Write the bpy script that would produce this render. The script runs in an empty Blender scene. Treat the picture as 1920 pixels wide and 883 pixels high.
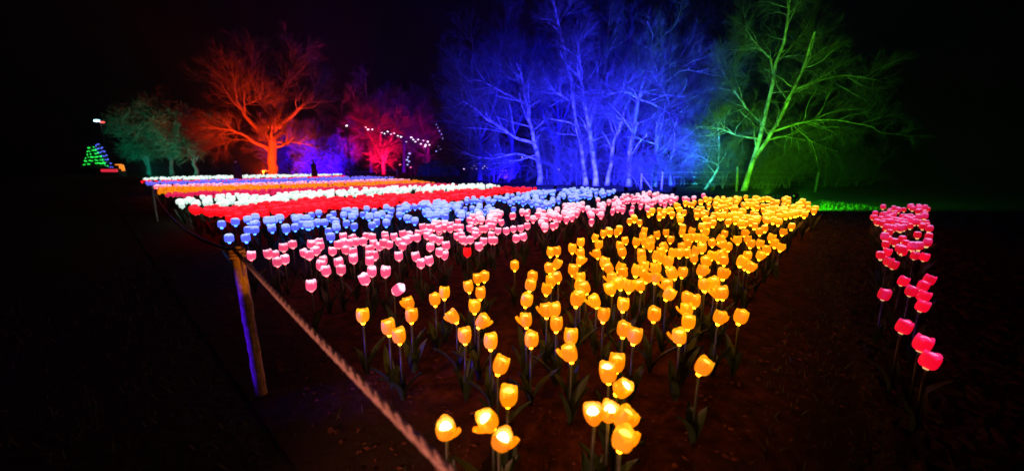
import bpy, math, random
import numpy as np
from mathutils import Vector, Matrix
R = math.radians
random.seed(7); rng = np.random.default_rng(7)
S = bpy.context.scene
COL = S.collection

# ------------------------------------------------------------------ camera, world, exposure
CAM_H, FPX, CX, CY = 1.6, 750.0, 960.0, 441.5
PITCH = math.atan((CY - 303) / FPX)
cam = bpy.data.cameras.new("camera")
cam.sensor_width = 36.0; cam.lens = FPX / 1920 * 36.0
cam.clip_start = 0.05; cam.clip_end = 2000
cam.dof.use_dof = True; cam.dof.focus_distance = 4.2; cam.dof.aperture_fstop = 1.0
cam_o = bpy.data.objects.new("camera", cam); COL.objects.link(cam_o)
cam_o.location = (0, 0, CAM_H); cam_o.rotation_euler = (math.pi / 2 - PITCH, 0, 0)
S.camera = cam_o
W = bpy.data.worlds.new("World"); S.world = W; W.use_nodes = True
W.node_tree.nodes["Background"].inputs[0].default_value = (0.10, 0.12, 0.3, 1)
W.node_tree.nodes["Background"].inputs[1].default_value = 0.0008
S.view_settings.view_transform = 'Standard'; S.view_settings.look = 'None'
S.view_settings.exposure = 0.0; S.view_settings.gamma = 1.0
S.cycles.use_denoising = True
S.cycles.use_light_tree = True
S.cycles.max_bounces = 4; S.cycles.diffuse_bounces = 2; S.cycles.glossy_bounces = 2
S.cycles.transparent_max_bounces = 8; S.cycles.volume_bounces = 0
S.cycles.sample_clamp_indirect = 4.0

def at(x, y, z):
    """where the sight line through a photo pixel meets the horizontal plane at height z"""
    a = (x - CX) / FPX; b = (y - CY) / FPX
    dy = math.cos(PITCH) - b * math.sin(PITCH); dz = -math.sin(PITCH) - b * math.cos(PITCH)
    t = (z - CAM_H) / dz
    return (a * t, dy * t, z)
def wp(x, y, Y):
    """where it meets the upright plane at depth Y"""
    a = (x - CX) / FPX; b = (y - CY) / FPX
    dy = math.cos(PITCH) - b * math.sin(PITCH); dz = -math.sin(PITCH) - b * math.cos(PITCH)
    t = Y / dy
    return (a * t, Y, CAM_H + dz * t)
def pix(P):
    x, y, z = P[0], P[1], P[2] - CAM_H
    d = y * math.cos(PITCH) - z * math.sin(PITCH)
    u = y * math.sin(PITCH) + z * math.cos(PITCH)
    return CX + FPX * x / d, CY - FPX * u / d

# ------------------------------------------------------------------ helpers
def tag(o, label=None, cat=None, group=None, kind=None):
    if label: o["label"] = label
    if cat: o["category"] = cat
    if group: o["group"] = group
    if kind: o["kind"] = kind
    return o
def empty(name, loc=(0, 0, 0), rz=0.0):
    o = bpy.data.objects.new(name, None); COL.objects.link(o)
    o.empty_display_size = 0.1; o.location = loc; o.rotation_euler = (0, 0, rz); return o
class MB:
    """collects shapes, built as one mesh object; several materials allowed"""
    def __init__(s): s.V = []; s.F = []; s.M = []; s.n = 0; s.mi = 0
    def add(s, V, F):
        V = np.asarray(V, float); s.V.append(V)
        s.F.extend([tuple(i + s.n for i in f) for f in F]); s.M.extend([s.mi] * len(F)); s.n += len(V)
    def box(s, c, d, rz=0.0):
        x, y, z = [q / 2 for q in d]
        P = np.array([(-x,-y,-z),(x,-y,-z),(x,y,-z),(-x,y,-z),(-x,-y,z),(x,-y,z),(x,y,z),(-x,y,z)], float)
        ca, sa = math.cos(rz), math.sin(rz)
        P = np.stack([P[:,0]*ca-P[:,1]*sa, P[:,0]*sa+P[:,1]*ca, P[:,2]], 1) + np.array(c)
        s.add(P, [(0,3,2,1),(4,5,6,7),(0,1,5,4),(1,2,6,5),(2,3,7,6),(3,0,4,7)]); return s
    def tube(s, pts, rad, m=8, cap=True):
        pts = np.asarray(pts, float); k = len(pts)
        rad = np.full(k, rad, float) if np.isscalar(rad) else np.asarray(rad, float)
        V = rings(pts[None], rad[None], m)[0].reshape(-1, 3)
        F = [(i*m+j, i*m+(j+1)%m, (i+1)*m+(j+1)%m, (i+1)*m+j) for i in range(k-1) for j in range(m)]
        if cap: F += [tuple(range(m))[::-1], tuple((k-1)*m+j for j in range(m))]
        s.add(V, F); return s
    def lathe(s, prof, m=16, lobes=0, amp=0.0, off=(0,0,0), rimz=0.0):
        P = []
        k = len(prof)
        for i, (r, z) in enumerate(prof):
            for j in range(m):
                a = 2*math.pi*j/m
                rr = r*(1+amp*math.cos(lobes*a)) if lobes else r
                zz = z + (rimz*math.cos(lobes*a) if i >= k-1 else 0)
                P.append((off[0]+rr*math.cos(a), off[1]+rr*math.sin(a), off[2]+zz))
        s.add(P, [(i*m+j, i*m+(j+1)%m, (i+1)*m+(j+1)%m, (i+1)*m+j) for i in range(k-1) for j in range(m)]); return s
    def mesh(s, name, mats, smooth=True):
        me = bpy.data.meshes.new(name)
        me.from_pydata(np.concatenate(s.V).tolist(), [], s.F)
        for m in (mats if isinstance(mats, (list, tuple)) else [mats]): me.materials.append(m)
        me.polygons.foreach_set("material_index", s.M)
        me.polygons.foreach_set("use_smooth", [smooth]*len(s.F)); me.update(); return me
    def build(s, name, mats, parent=None, smooth=True):
        return link(name, s.mesh(name, mats, smooth), parent)
def link(name, me, parent=None, loc=None, rot=None):
    o = bpy.data.objects.new(name, me); COL.objects.link(o); o.parent = parent
    if loc is not None: o.location = loc
    if rot is not None: o.rotation_euler = rot
    return o
def rings(P, rad, m):
    """P (n,k,3), rad (n,k) -> ring vertices (n,k,m,3)"""
    T = np.gradient(P, axis=1); T /= np.linalg.norm(T, axis=2, keepdims=True) + 1e-9
    ref = np.where(np.abs(T[..., 2:3]) > 0.9, np.array([1.0, 0, 0]), np.array([0, 0, 1.0]))
    ref = ref[:, :1] * np.ones_like(T) if P.shape[1] > 1 else ref
    U = np.cross(T, ref); U /= np.linalg.norm(U, axis=2, keepdims=True) + 1e-9
    Vv = np.cross(T, U)
    a = np.arange(m) * 2 * math.pi / m
    return P[:, :, None] + rad[:, :, None, None] * (U[:, :, None] * np.cos(a)[None, None, :, None] + Vv[:, :, None] * np.sin(a)[None, None, :, None])
def fast_mesh(name, chunks, mat, smooth=True):
    """chunks: list of (V (n,3), quads (q,4)); a quad may repeat a corner-free index"""
    Vs = []; Fs = []; n = 0
    for V, F in chunks: Vs.append(V); Fs.append(F + n); n += len(V)
    V = np.concatenate(Vs).astype(np.float32); F = np.concatenate(Fs).astype(np.int32)
    me = bpy.data.meshes.new(name)
    me.vertices.add(len(V)); me.vertices.foreach_set("co", V.ravel())
    me.loops.add(F.size); me.loops.foreach_set("vertex_index", F.ravel())
    me.polygons.add(len(F)); me.polygons.foreach_set("loop_start", np.arange(0, F.size, F.shape[1], dtype=np.int32))
    me.polygons.foreach_set("use_smooth", np.full(len(F), smooth))
    me.materials.append(mat); me.update(calc_edges=True); return me
def tubes(P, rad, m):
    n, k, _ = P.shape
    V = rings(P, rad, m).reshape(-1, 3)
    i = np.arange(k-1)[:, None]*m; j = np.arange(m)[None, :]; j2 = (j+1) % m
    q = np.stack([i+j, i+j2, i+m+j2, i+m+j], -1).reshape(-1, 4)
    F = (np.arange(n)[:, None, None]*(k*m) + q[None]).reshape(-1, 4)
    return V, F

# ------------------------------------------------------------------ materials
def mat(name, col, rough=0.7, noise=None, bump=0.0, scale=20.0, emit=None, strength=0.0, metal=0.0, spec=0.5):
    m = bpy.data.materials.new(name); m.use_nodes = True
    N = m.node_tree.nodes; L = m.node_tree.links; b = N["Principled BSDF"]
    b.inputs["Base Color"].default_value = (*col, 1); b.inputs["Roughness"].default_value = rough
    b.inputs["Metallic"].default_value = metal; b.inputs["Specular IOR Level"].default_value = spec
    tc = N.new("ShaderNodeTexCoord"); nz = N.new("ShaderNodeTexNoise")
    nz.inputs["Scale"].default_value = scale; nz.inputs["Detail"].default_value = 5
    L.new(tc.outputs["Object"], nz.inputs["Vector"])
    if noise:
        r = N.new("ShaderNodeValToRGB"); r.color_ramp.elements[0].position = 0.35; r.color_ramp.elements[1].position = 0.68
        r.color_ramp.elements[0].color = (*col, 1); r.color_ramp.elements[1].color = (*noise, 1)
        L.new(nz.outputs["Fac"], r.inputs["Fac"]); L.new(r.outputs["Color"], b.inputs["Base Color"])
    if bump:
        bp = N.new("ShaderNodeBump"); bp.inputs["Strength"].default_value = bump; bp.inputs["Distance"].default_value = 0.03
        L.new(nz.outputs["Fac"], bp.inputs["Height"]); L.new(bp.outputs["Normal"], b.inputs["Normal"])
    if emit:
        b.inputs["Emission Color"].default_value = (*emit, 1); b.inputs["Emission Strength"].default_value = strength
    return m
def shade_mat(name, low, mid, top, strength=1.0, h=0.13, var=0.25, edge=(.2, .72), nz_amp=.45):
    """translucent lit petal: the lamp inside makes it glow, brighter beside the bulb near the rim"""
    m = bpy.data.materials.new(name); m.use_nodes = True
    N = m.node_tree.nodes; L = m.node_tree.links; b = N["Principled BSDF"]
    b.inputs["Base Color"].default_value = (*[min(1, c*0.6+.1) for c in mid], 1); b.inputs["Roughness"].default_value = 0.4
    tc = N.new("ShaderNodeTexCoord"); sp = N.new("ShaderNodeSeparateXYZ"); L.new(tc.outputs["Object"], sp.inputs[0])
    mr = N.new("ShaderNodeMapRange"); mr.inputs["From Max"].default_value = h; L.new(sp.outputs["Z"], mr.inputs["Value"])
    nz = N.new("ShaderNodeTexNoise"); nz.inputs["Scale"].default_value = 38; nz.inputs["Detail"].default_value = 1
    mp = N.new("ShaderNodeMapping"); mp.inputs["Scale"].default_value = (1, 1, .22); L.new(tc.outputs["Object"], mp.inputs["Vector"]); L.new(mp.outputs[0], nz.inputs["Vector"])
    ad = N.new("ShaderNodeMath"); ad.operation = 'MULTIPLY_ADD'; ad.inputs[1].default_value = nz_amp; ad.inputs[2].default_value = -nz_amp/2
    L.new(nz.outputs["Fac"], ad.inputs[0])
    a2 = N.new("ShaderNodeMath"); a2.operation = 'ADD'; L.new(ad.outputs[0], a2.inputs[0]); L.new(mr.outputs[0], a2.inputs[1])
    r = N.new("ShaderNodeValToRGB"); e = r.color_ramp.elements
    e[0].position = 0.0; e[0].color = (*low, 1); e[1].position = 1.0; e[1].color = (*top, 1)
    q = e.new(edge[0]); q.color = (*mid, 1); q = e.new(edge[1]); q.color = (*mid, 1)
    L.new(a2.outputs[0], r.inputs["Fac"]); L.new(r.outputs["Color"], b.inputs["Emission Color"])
    oi = N.new("ShaderNodeObjectInfo"); mm = N.new("ShaderNodeMapRange")
    mm.inputs["To Min"].default_value = strength*(1-var); mm.inputs["To Max"].default_value = strength*(1+var)
    L.new(oi.outputs["Random"], mm.inputs["Value"]); L.new(mm.outputs[0], b.inputs["Emission Strength"])
    return m

M = {}
M['soil'] = mat('soil', (0.035, 0.011, 0.005), 0.95, (0.13, 0.042, 0.015), 0.9, 9, spec=0.1)
def fade_soil():
    m = M['soil']; N = m.node_tree.nodes; L = m.node_tree.links; b = N["Principled BSDF"]
    src = b.inputs["Base Color"].links[0].from_socket
    at_ = N.new("ShaderNodeAttribute"); at_.attribute_name = 'inner'
    n2 = N.new("ShaderNodeTexNoise"); n2.inputs["Scale"].default_value = 2.2; n2.inputs["Detail"].default_value = 7
    tc = N.new("ShaderNodeTexCoord"); L.new(tc.outputs["Object"], n2.inputs["Vector"])
    a = N.new("ShaderNodeMath"); a.operation = 'MULTIPLY_ADD'; a.inputs[1].default_value = 1.4; a.inputs[2].default_value = -.7; L.new(n2.outputs["Fac"], a.inputs[0])
    c = N.new("ShaderNodeMath"); c.operation = 'ADD'; c.use_clamp = True; L.new(at_.outputs["Fac"], c.inputs[0]); L.new(a.outputs[0], c.inputs[1])
    r = N.new("ShaderNodeMapRange"); r.inputs["From Min"].default_value = .25; r.inputs["From Max"].default_value = .85; L.new(c.outputs[0], r.inputs["Value"])
    mx = N.new("ShaderNodeMix"); mx.data_type = 'RGBA'; L.new(r.outputs[0], mx.inputs[0]); mx.inputs[6].default_value = (.042, .030, .018, 1); L.new(src, mx.inputs[7])
    L.new(mx.outputs[2], b.inputs["Base Color"])
fade_soil()
M['leaf'] = mat('tulip_leaf', (0.022, 0.062, 0.018), 0.5, (0.045, 0.10, 0.03), 0, 14)
M['stem'] = mat('tulip_stem', (0.03, 0.055, 0.03), 0.4, (0.05, 0.08, 0.05), 0, 30)
M['bark'] = mat('pale_bark', (0.20, 0.19, 0.17), 0.9, (0.09, 0.085, 0.075), 0.5, 7)
M['bark_mottled'] = mat('mottled_bark', (0.62, 0.60, 0.55), 0.85, (0.09, 0.085, 0.08), 0.5, 3.2)
M['twig'] = mat('twig_bark', (0.09, 0.085, 0.08), 0.9, (0.055, 0.05, 0.045), 0, 2)
M['needle'] = mat('dark_evergreen', (0.05, 0.09, 0.05), 0.7, (0.09, 0.13, 0.07), 0, 1.5)
M['wood'] = mat('post_wood', (0.55, 0.48, 0.38), 0.85, (0.3, 0.25, 0.18), 0.6, 25)
M['fencewood'] = mat('fence_wood', (0.2, 0.19, 0.17), 0.85, (0.1, 0.09, 0.08), 0.4, 12)
M['rope'] = mat('rope_fibre', (0.8, 0.66, 0.58), 0.95, (0.5, 0.38, 0.28), 0.7, 120)
M['metal'] = mat('lamp_housing', (0.04, 0.04, 0.045), 0.5)
M['coat'] = mat('dark_coat', (0.05, 0.03, 0.06), 0.9, (0.08, 0.05, 0.09), 0.2, 8)
M['trousers'] = mat('dark_trousers', (0.02, 0.02, 0.03), 0.9)
M['skin'] = mat('skin', (0.62, 0.38, 0.30), 0.6)
M['hat'] = mat('knit_hat', (0.35, 0.2, 0.2), 0.95, (0.25, 0.14, 0.14), 0.3, 60)
M['hair'] = mat('hair', (0.03, 0.02, 0.015), 0.8)
M['wire'] = mat('fence_wire', (0.35, 0.35, 0.35), 0.4, metal=0.8)
# lit plastics: bulb, collar and petals of each colour of tulip
C = {
 'amber':  dict(low=(1.0, .42, .01), mid=(1.0, .245, .001), top=(1.25, .56, .006), s=1.05, bulb=(1.0, .72, .10), bs=2.1, col=(1, .30, .006), cs=17),
 'pink':   dict(low=(1.2, .75, .75), mid=(1.0, .075, .20), top=(1.2, .75, .95), s=1.0, bulb=(1.0, .80, .95), bs=1.4, col=(1, .08, .10), cs=9),
 'blue':   dict(low=(.38, .85, 1.2), mid=(.10, .13, 1.0), top=(.45, .60, 1.3), s=1.0, bulb=(.5, .6, 1.0), bs=1.3, col=(.03, .12, 1), cs=9),
 'red':    dict(low=(1.2, .02, .03), mid=(1.2, .0015, .006), top=(1.3, .01, .02), s=1.0, bulb=(1.0, .03, .06), bs=1.3, col=(.6, .03, .04), cs=.8),
 'white':  dict(low=(.45, .7, .62), mid=(.75, .98, .88), top=(1.0, 1.1, 1.05), s=.95, bulb=(1, 1, 1), bs=1.6, col=(.6, .9, .8), cs=.8),
 'crimson':dict(low=(1.0, .01, .03), mid=(.8, .002, .022), top=(.85, .02, .16), s=.95, bulb=(1.0, .30, .75), bs=.9, col=(.9, .5, .2), cs=1),
 'orange': dict(low=(1.0, .3, .0), mid=(1.0, .22, .001), top=(1.1, .28, .002), s=1.0, bulb=(1, .4, .01), bs=1.1, col=(1, .4, .01), cs=1),
 'violet': dict(low=(.15, .15, 1.0), mid=(.09, .08, .8), top=(.3, .25, 1.0), s=1.0, bulb=(.35, .3, 1), bs=1.1, col=(.4, .6, .9), cs=.8),
 'rose':   dict(low=(1.0, .05, .12), mid=(.8, .006, .10), top=(.95, .02, .10), s=.95, bulb=(1, .06, .16), bs=.9, col=(.8, .1, .1), cs=.8),
}
for k, c in C.items():
    boxy = k in ('pink', 'crimson', 'blue', 'white')
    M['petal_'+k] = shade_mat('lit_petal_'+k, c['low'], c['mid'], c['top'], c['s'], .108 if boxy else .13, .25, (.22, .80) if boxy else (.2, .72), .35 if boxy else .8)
    M['bulb_'+k] = mat('bulb_'+k, (.8, .8, .8), .3, emit=c['bulb'], strength=c['bs'])
    M['collar_'+k] = mat('collar_'+k, (.7, .7, .6), .4, emit=c['col'], strength=c['cs'])
M['bulb_hot'] = mat('bulb_hot', (.9, .9, .8), .3, emit=(1.0, .85, .42), strength=4.5)
M['bulb_warm'] = mat('bulb_warm', (.9, .9, .8), .3, emit=(1.0, .70, .10), strength=2.0)

# ------------------------------------------------------------------ ground
def ground():
    m = bpy.data.materials.new('meadow_ground'); m.use_nodes = True
    N = m.node_tree.nodes; L = m.node_tree.links; b = N["Principled BSDF"]; b.inputs["Roughness"].default_value = 0.95
    b.inputs["Specular IOR Level"].default_value = 0.1
    tc = N.new("ShaderNodeTexCoord"); n1 = N.new("ShaderNodeTexNoise"); n1.inputs["Scale"].default_value = 0.35; n1.inputs["Detail"].default_value = 8
    n2 = N.new("ShaderNodeTexNoise"); n2.inputs["Scale"].default_value = 14; n2.inputs["Detail"].default_value = 6
    L.new(tc.outputs["Object"], n1.inputs["Vector"]); L.new(tc.outputs["Object"], n2.inputs["Vector"])
    r = N.new("ShaderNodeValToRGB"); e = r.color_ramp.elements
    e[0].position = .3; e[0].color = (.03, .024, .014, 1); e[1].position = .7; e[1].color = (.055, .075, .03, 1)
    mx = N.new("ShaderNodeMix"); mx.inputs[0].default_value = .5
    L.new(n1.outputs["Fac"], mx.inputs[2]); L.new(n2.outputs["Fac"], mx.inputs[3]); L.new(mx.outputs[0], r.inputs["Fac"])
    L.new(r.outputs["Color"], b.inputs["Base Color"])
    bp = N.new("ShaderNodeBump"); bp.inputs["Strength"].default_value = 1; bp.inputs["Distance"].default_value = .04
    L.new(n2.outputs["Fac"], bp.inputs["Height"]); L.new(bp.outputs["Normal"], b.inputs["Normal"])
    n = 60; xs = np.linspace(-1, 1, n); xs = np.sign(xs)*np.abs(xs)**2.2*500
    X, Y = np.meshgrid(xs, xs); Y = Y + 20
    i = np.arange((n-1)*n).reshape(n-1, n)[:, :-1].ravel()
    me = fast_mesh('ground', [(np.stack([X.ravel(), Y.ravel(), 0*X.ravel()], 1), np.stack([i, i+1, i+n+1, i+n], 1))], m)
    tag(link('ground', me), kind='structure')
ground()
# the flower field lies along two directions: U up the rows, the rope runs across their near ends
U = Vector((0.62, 0.785, 0))
def soil_bed(corners, z=.012, open_far=False):
    """corners: near left, near right, far right, far left of one bed"""
    n = 150; c = [np.array(q, float) for q in corners]
    a = np.linspace(0, 1, n); A, B = np.meshgrid(a, a)
    P = ((1-A)*(1-B))[..., None]*c[0] + (A*(1-B))[..., None]*c[1] + (A*B)[..., None]*c[2] + ((1-A)*B)[..., None]*c[3]
    edge = np.minimum(np.minimum(A, 1-A), np.minimum(B, 1-B))
    P += (rng.random((n, n, 2))-.5)*.10*(edge > 1e-6)[..., None]
    wl = np.linalg.norm(c[1]-c[0]), np.linalg.norm(c[3]-c[0])
    ed = np.minimum(np.minimum(A, 1-A)*wl[0], np.minimum(B, 1-B)*wl[1] if not open_far else B*0+9)
    inner = np.clip(ed/1.1, 0, 1)
    H = z + np.clip(edge*20, 0, 1)*(.01 + .035*rng.random((n, n))*inner)
    V = np.stack([P[..., 0].ravel(), P[..., 1].ravel(), H.ravel()], 1)
    i = np.arange((n-1)*n).reshape(n-1, n)[:, :-1].ravel()
    o = link('soil', fast_mesh('soil', [(V, np.stack([i, i+1, i+n+1, i+n], 1))], M['soil'])); tag(o, kind='structure')
    o.data.attributes.new('inner', 'FLOAT', 'POINT').data.foreach_set('value', inner.ravel())
soil_bed([(.7, .1), (8.4, 10.0), (-10.5, 39), (-26.5, 26.0)])
soil_bed([(1.3, .9), (3.3, .5), (12.4, 9.7), (7.6, 10.3)], .016)

def grass():
    n = 42000; a = rng.random(n); x = rng.uniform(-6, 13, n); y = .4 + 19*rng.random(n)**1.6
    inb = (y > -1.07*(x-1.0)-.6 - 0*x) & (y > 1.27*(x-.55)+1.0-.0*x)          # inside the big bed: only few
    keep = (~inb) | (rng.random(n) < .12); x, y = x[keep], y[keep]; n = len(x)
    h = rng.uniform(.03, .09, n); t = rng.uniform(0, 6.283, n); w = .004+.0006*y; dx, dy = np.cos(t)*w, np.sin(t)*w
    lx, ly = rng.normal(size=n)*.03, rng.normal(size=n)*.03; z0 = np.zeros(n)
    V = np.stack([np.stack([x-dx, y-dy, z0], 1), np.stack([x+dx, y+dy, z0], 1), np.stack([x+lx*.5+dx*.6, y+ly*.5+dy*.6, h*.6], 1), np.stack([x+lx, y+ly, h], 1)], 1).reshape(-1, 3)
    o = link('grass', fast_mesh('grass', [(V, np.arange(n*4).reshape(-1, 4))], mat('grass_blade', (.05, .09, .03), .8, (.09, .13, .04), 0, 3), False)); tag(o, 'short grass and weeds on the dark path and beside the rope', 'grass', None, 'stuff')
grass()
def mulch():
    n = 15000; x = rng.uniform(-4, 10, n); y = .8 + 12*rng.random(n)**1.5
    k = (y > -1.07*(x-.8)) & (y > 1.27*(x-.9)+.2); x, y = x[k], y[k]; n = len(x)
    s_ = rng.uniform(.008, .028, n)[:, None]; c = np.stack([x, y, rng.uniform(.03, .055, n)], 1)
    q = rng.normal(size=(n, 3)); q /= np.linalg.norm(q, axis=1, keepdims=True); q[:, 2] *= .3; u = np.cross(q, [0, 0, 1.0])*rng.uniform(.3, .8, (n, 1)); up = np.array([0, 0, .35])
    V = np.stack([c-q*s_, c-u*s_, c+q*s_, c+u*s_, c+up*s_], 1).reshape(-1, 3)
    F = np.array([[0, 1, 4, 4], [1, 2, 4, 4], [2, 3, 4, 4], [3, 0, 4, 4]])[:, :3]
    F = (np.arange(n)[:, None, None]*5 + F[None]).reshape(-1, 3)
    o = link('mulch', fast_mesh('mulch', [(V, F)], mat('bark_chips', (.06, .022, .011), .9, (.24, .085, .035), 0, 6), False)); tag(o, 'reddish bark chips and clods covering the soil of the beds', 'mulch', None, 'stuff')
mulch()

# ------------------------------------------------------------------ tulip lamps
PROF = [(.012, .0), (.026, .008), (.041, .020), (.0485, .038), (.0515, .062), (.0505, .090), (.0455, .114)]
BOX = [(.014, .0), (.034, .005), (.045, .016), (.0500, .036), (.0510, .060), (.0500, .088), (.0445, .106)]
def head_mb(m=18, full=True, open_=0.0, prof=None):
    b = MB(); P = [(r*(1+open_*z*6), z) for r, z in (prof or PROF)]
    if not full: P = [P[0], P[2], P[4], P[6]]
    b.lathe(P, m, 3, .075, rimz=.010)
    inner = [(P[-1][0]-.006, P[-1][1]-.002), (P[-2][0]-.009, P[-2][1]-.008)]
    k = b.n - m
    b.lathe([(P[-1][0], P[-1][1])] + inner, m, 3, .05)
    return b
def head_mesh(c, m=18, full=True, open_=0.0): return head_mb(m, full, open_, BOX if c in ('pink', 'crimson', 'blue') else None).mesh('flower_head', M['petal_'+c])
def bulb_mesh(c, hot=False, r=.040, z0=.072, h=.040):
    b = MB(); prof = [(r*math.cos(t), z0 + h*math.sin(t)) for t in np.linspace(0, 1.5, 5)]
    b.lathe(prof, 12)
    return b.mesh('bulb', M[hot] if hot else M['bulb_'+c])
def collar_mesh(c):
    if c in ('pink', 'crimson', 'blue'): return MB().lathe([(.008, -.010), (.016, -.009), (.017, .001), (.024, .004), (.012, .005)], 10).mesh('collar', M['collar_'+c])
    return MB().lathe([(.007, -.013), (.013, -.011), (.016, .0), (.025, .008), (.012, .009)], 10).mesh('collar', M['collar_'+c])
def stem_mesh(h):
    return MB().tube([(0, 0, 0), (.004, .002, h*.4), (0, 0, h)], [.011, .009, .008], 6).mesh('stem', M['stem'])
def leaf_mesh(seed, L=.34):
    r = random.Random(seed); b = MB(); k = 6; w = .034; V = []
    lean = r.uniform(.25, .6)
    for i in range(k):
        t = i/(k-1); x = .01 + lean*L*t**1.6; z = .02 + L*t*(1-.35*t*lean); ww = w*math.sin(math.pi*min(1, .12+t*.88))**.8 + .001
        V += [(x-.006, -ww, z+.008), (x+.004, 0, z-.004), (x-.006, ww, z+.008)]
    F = [(i*3+j, i*3+j+1, i*3+3+j+1, i*3+3+j) for i in range(k-1) for j in range(2)]
    b.add(V, F); return b.mesh('leaf', M['leaf'])
LEAF = [leaf_mesh(i, random.uniform(.22, .36)) for i in range(6)]
STEM = {}
def stem_for(h):
    h = round(h*50)/50
    if h not in STEM: STEM[h] = stem_mesh(h)
    return STEM[h], h
def petal_mesh(c, L=.112, w=.033, curl=.75):
    b = MB(); k = 7; V = []
    for i in range(k):
        t = i/(k-1); a = t*curl; z = L*t*math.cos(a*.5); x = .010 + .046*math.sin(t*2.2) + .028*t*t
        ww = w*(math.sin(math.pi*(.1+.84*t))**.7)
        for j in range(5):
            s = (j-2)/2; V.append((x - .018*s*s, ww*s, z + .004*s*s))
    F = [(i*5+j, i*5+j+1, i*5+5+j+1, i*5+5+j) for i in range(k-1) for j in range(4)]
    b.add(V, F); return b.mesh('petal', M['petal_'+c])
MESH = {}
for k in ('amber', 'pink', 'crimson', 'blue', 'red'):
    MESH[k] = dict(head=head_mesh(k), mid=head_mesh(k, 12, False), bulb=bulb_mesh(k), collar=collar_mesh(k), petal=petal_mesh(k), wide=head_mesh(k, 18, True, .12))
HOT = bulb_mesh('amber', 'bulb_hot', .034, .072, .046); WARM = bulb_mesh('amber', 'bulb_warm', .036)
NT = 0
def tulip(c, x, y, z, label, group, tilt=0.0, lean=0.0, scale=1.0, variant='closed', hot=False, wide=1.0, leaves=2):
    """one tulip lamp: stem from the soil, glowing head on top; tilt is sideways, lean towards the viewer"""
    t = empty('tulip_lamp', (x, y, 0.02)); tag(t, label, 'tulip lamp', group)
    rr = random.Random(int(x*1000)*7919 + int(y*1000)); yaw = rr.uniform(0, 6.28)
    zh = z - .06*scale
    sm, h = stem_for(max(.1, zh-.02)); link('stem', sm, t, rot=(0, 0, yaw))
    for i in range(leaves): link('leaf', rr.choice(LEAF), t, rot=(0, 0, yaw + i*2.4 + rr.uniform(-.5, .5)))
    q = Matrix.Rotation(tilt, 4, 'Y') @ Matrix.Rotation(lean, 4, 'X') @ Matrix.Rotation(yaw, 4, 'Z')
    def put(name, me, par, loc=None, mm=None):
        o = bpy.data.objects.new(name, me); COL.objects.link(o); o.parent = par
        if mm is not None: o.matrix_local = mm
        return o
    base = Matrix.Translation((0, 0, h)) @ q @ Matrix.Diagonal((scale*wide, scale*wide, scale, 1))
    hd = put('flower_head', MESH[c]['wide' if variant == 'open' else 'head'], t, mm=base)
    put('bulb', HOT if hot == 2 else (WARM if hot else MESH[c]['bulb']), hd)
    put('collar', MESH[c]['collar'], t, mm=base)
    if variant in ('splayed', 'open'):
        for a in ([math.copysign(.3, tilt) + (math.pi if tilt < 0 else 0)] if variant == 'splayed' else [rr.choice((0, math.pi)) + rr.uniform(-.5, .5)]):
            put('petal', MESH[c]['petal'], hd, mm=Matrix.Rotation(a - yaw, 4, 'Z') @ Matrix.Rotation(.18, 4, 'Y'))
    return t

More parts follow.
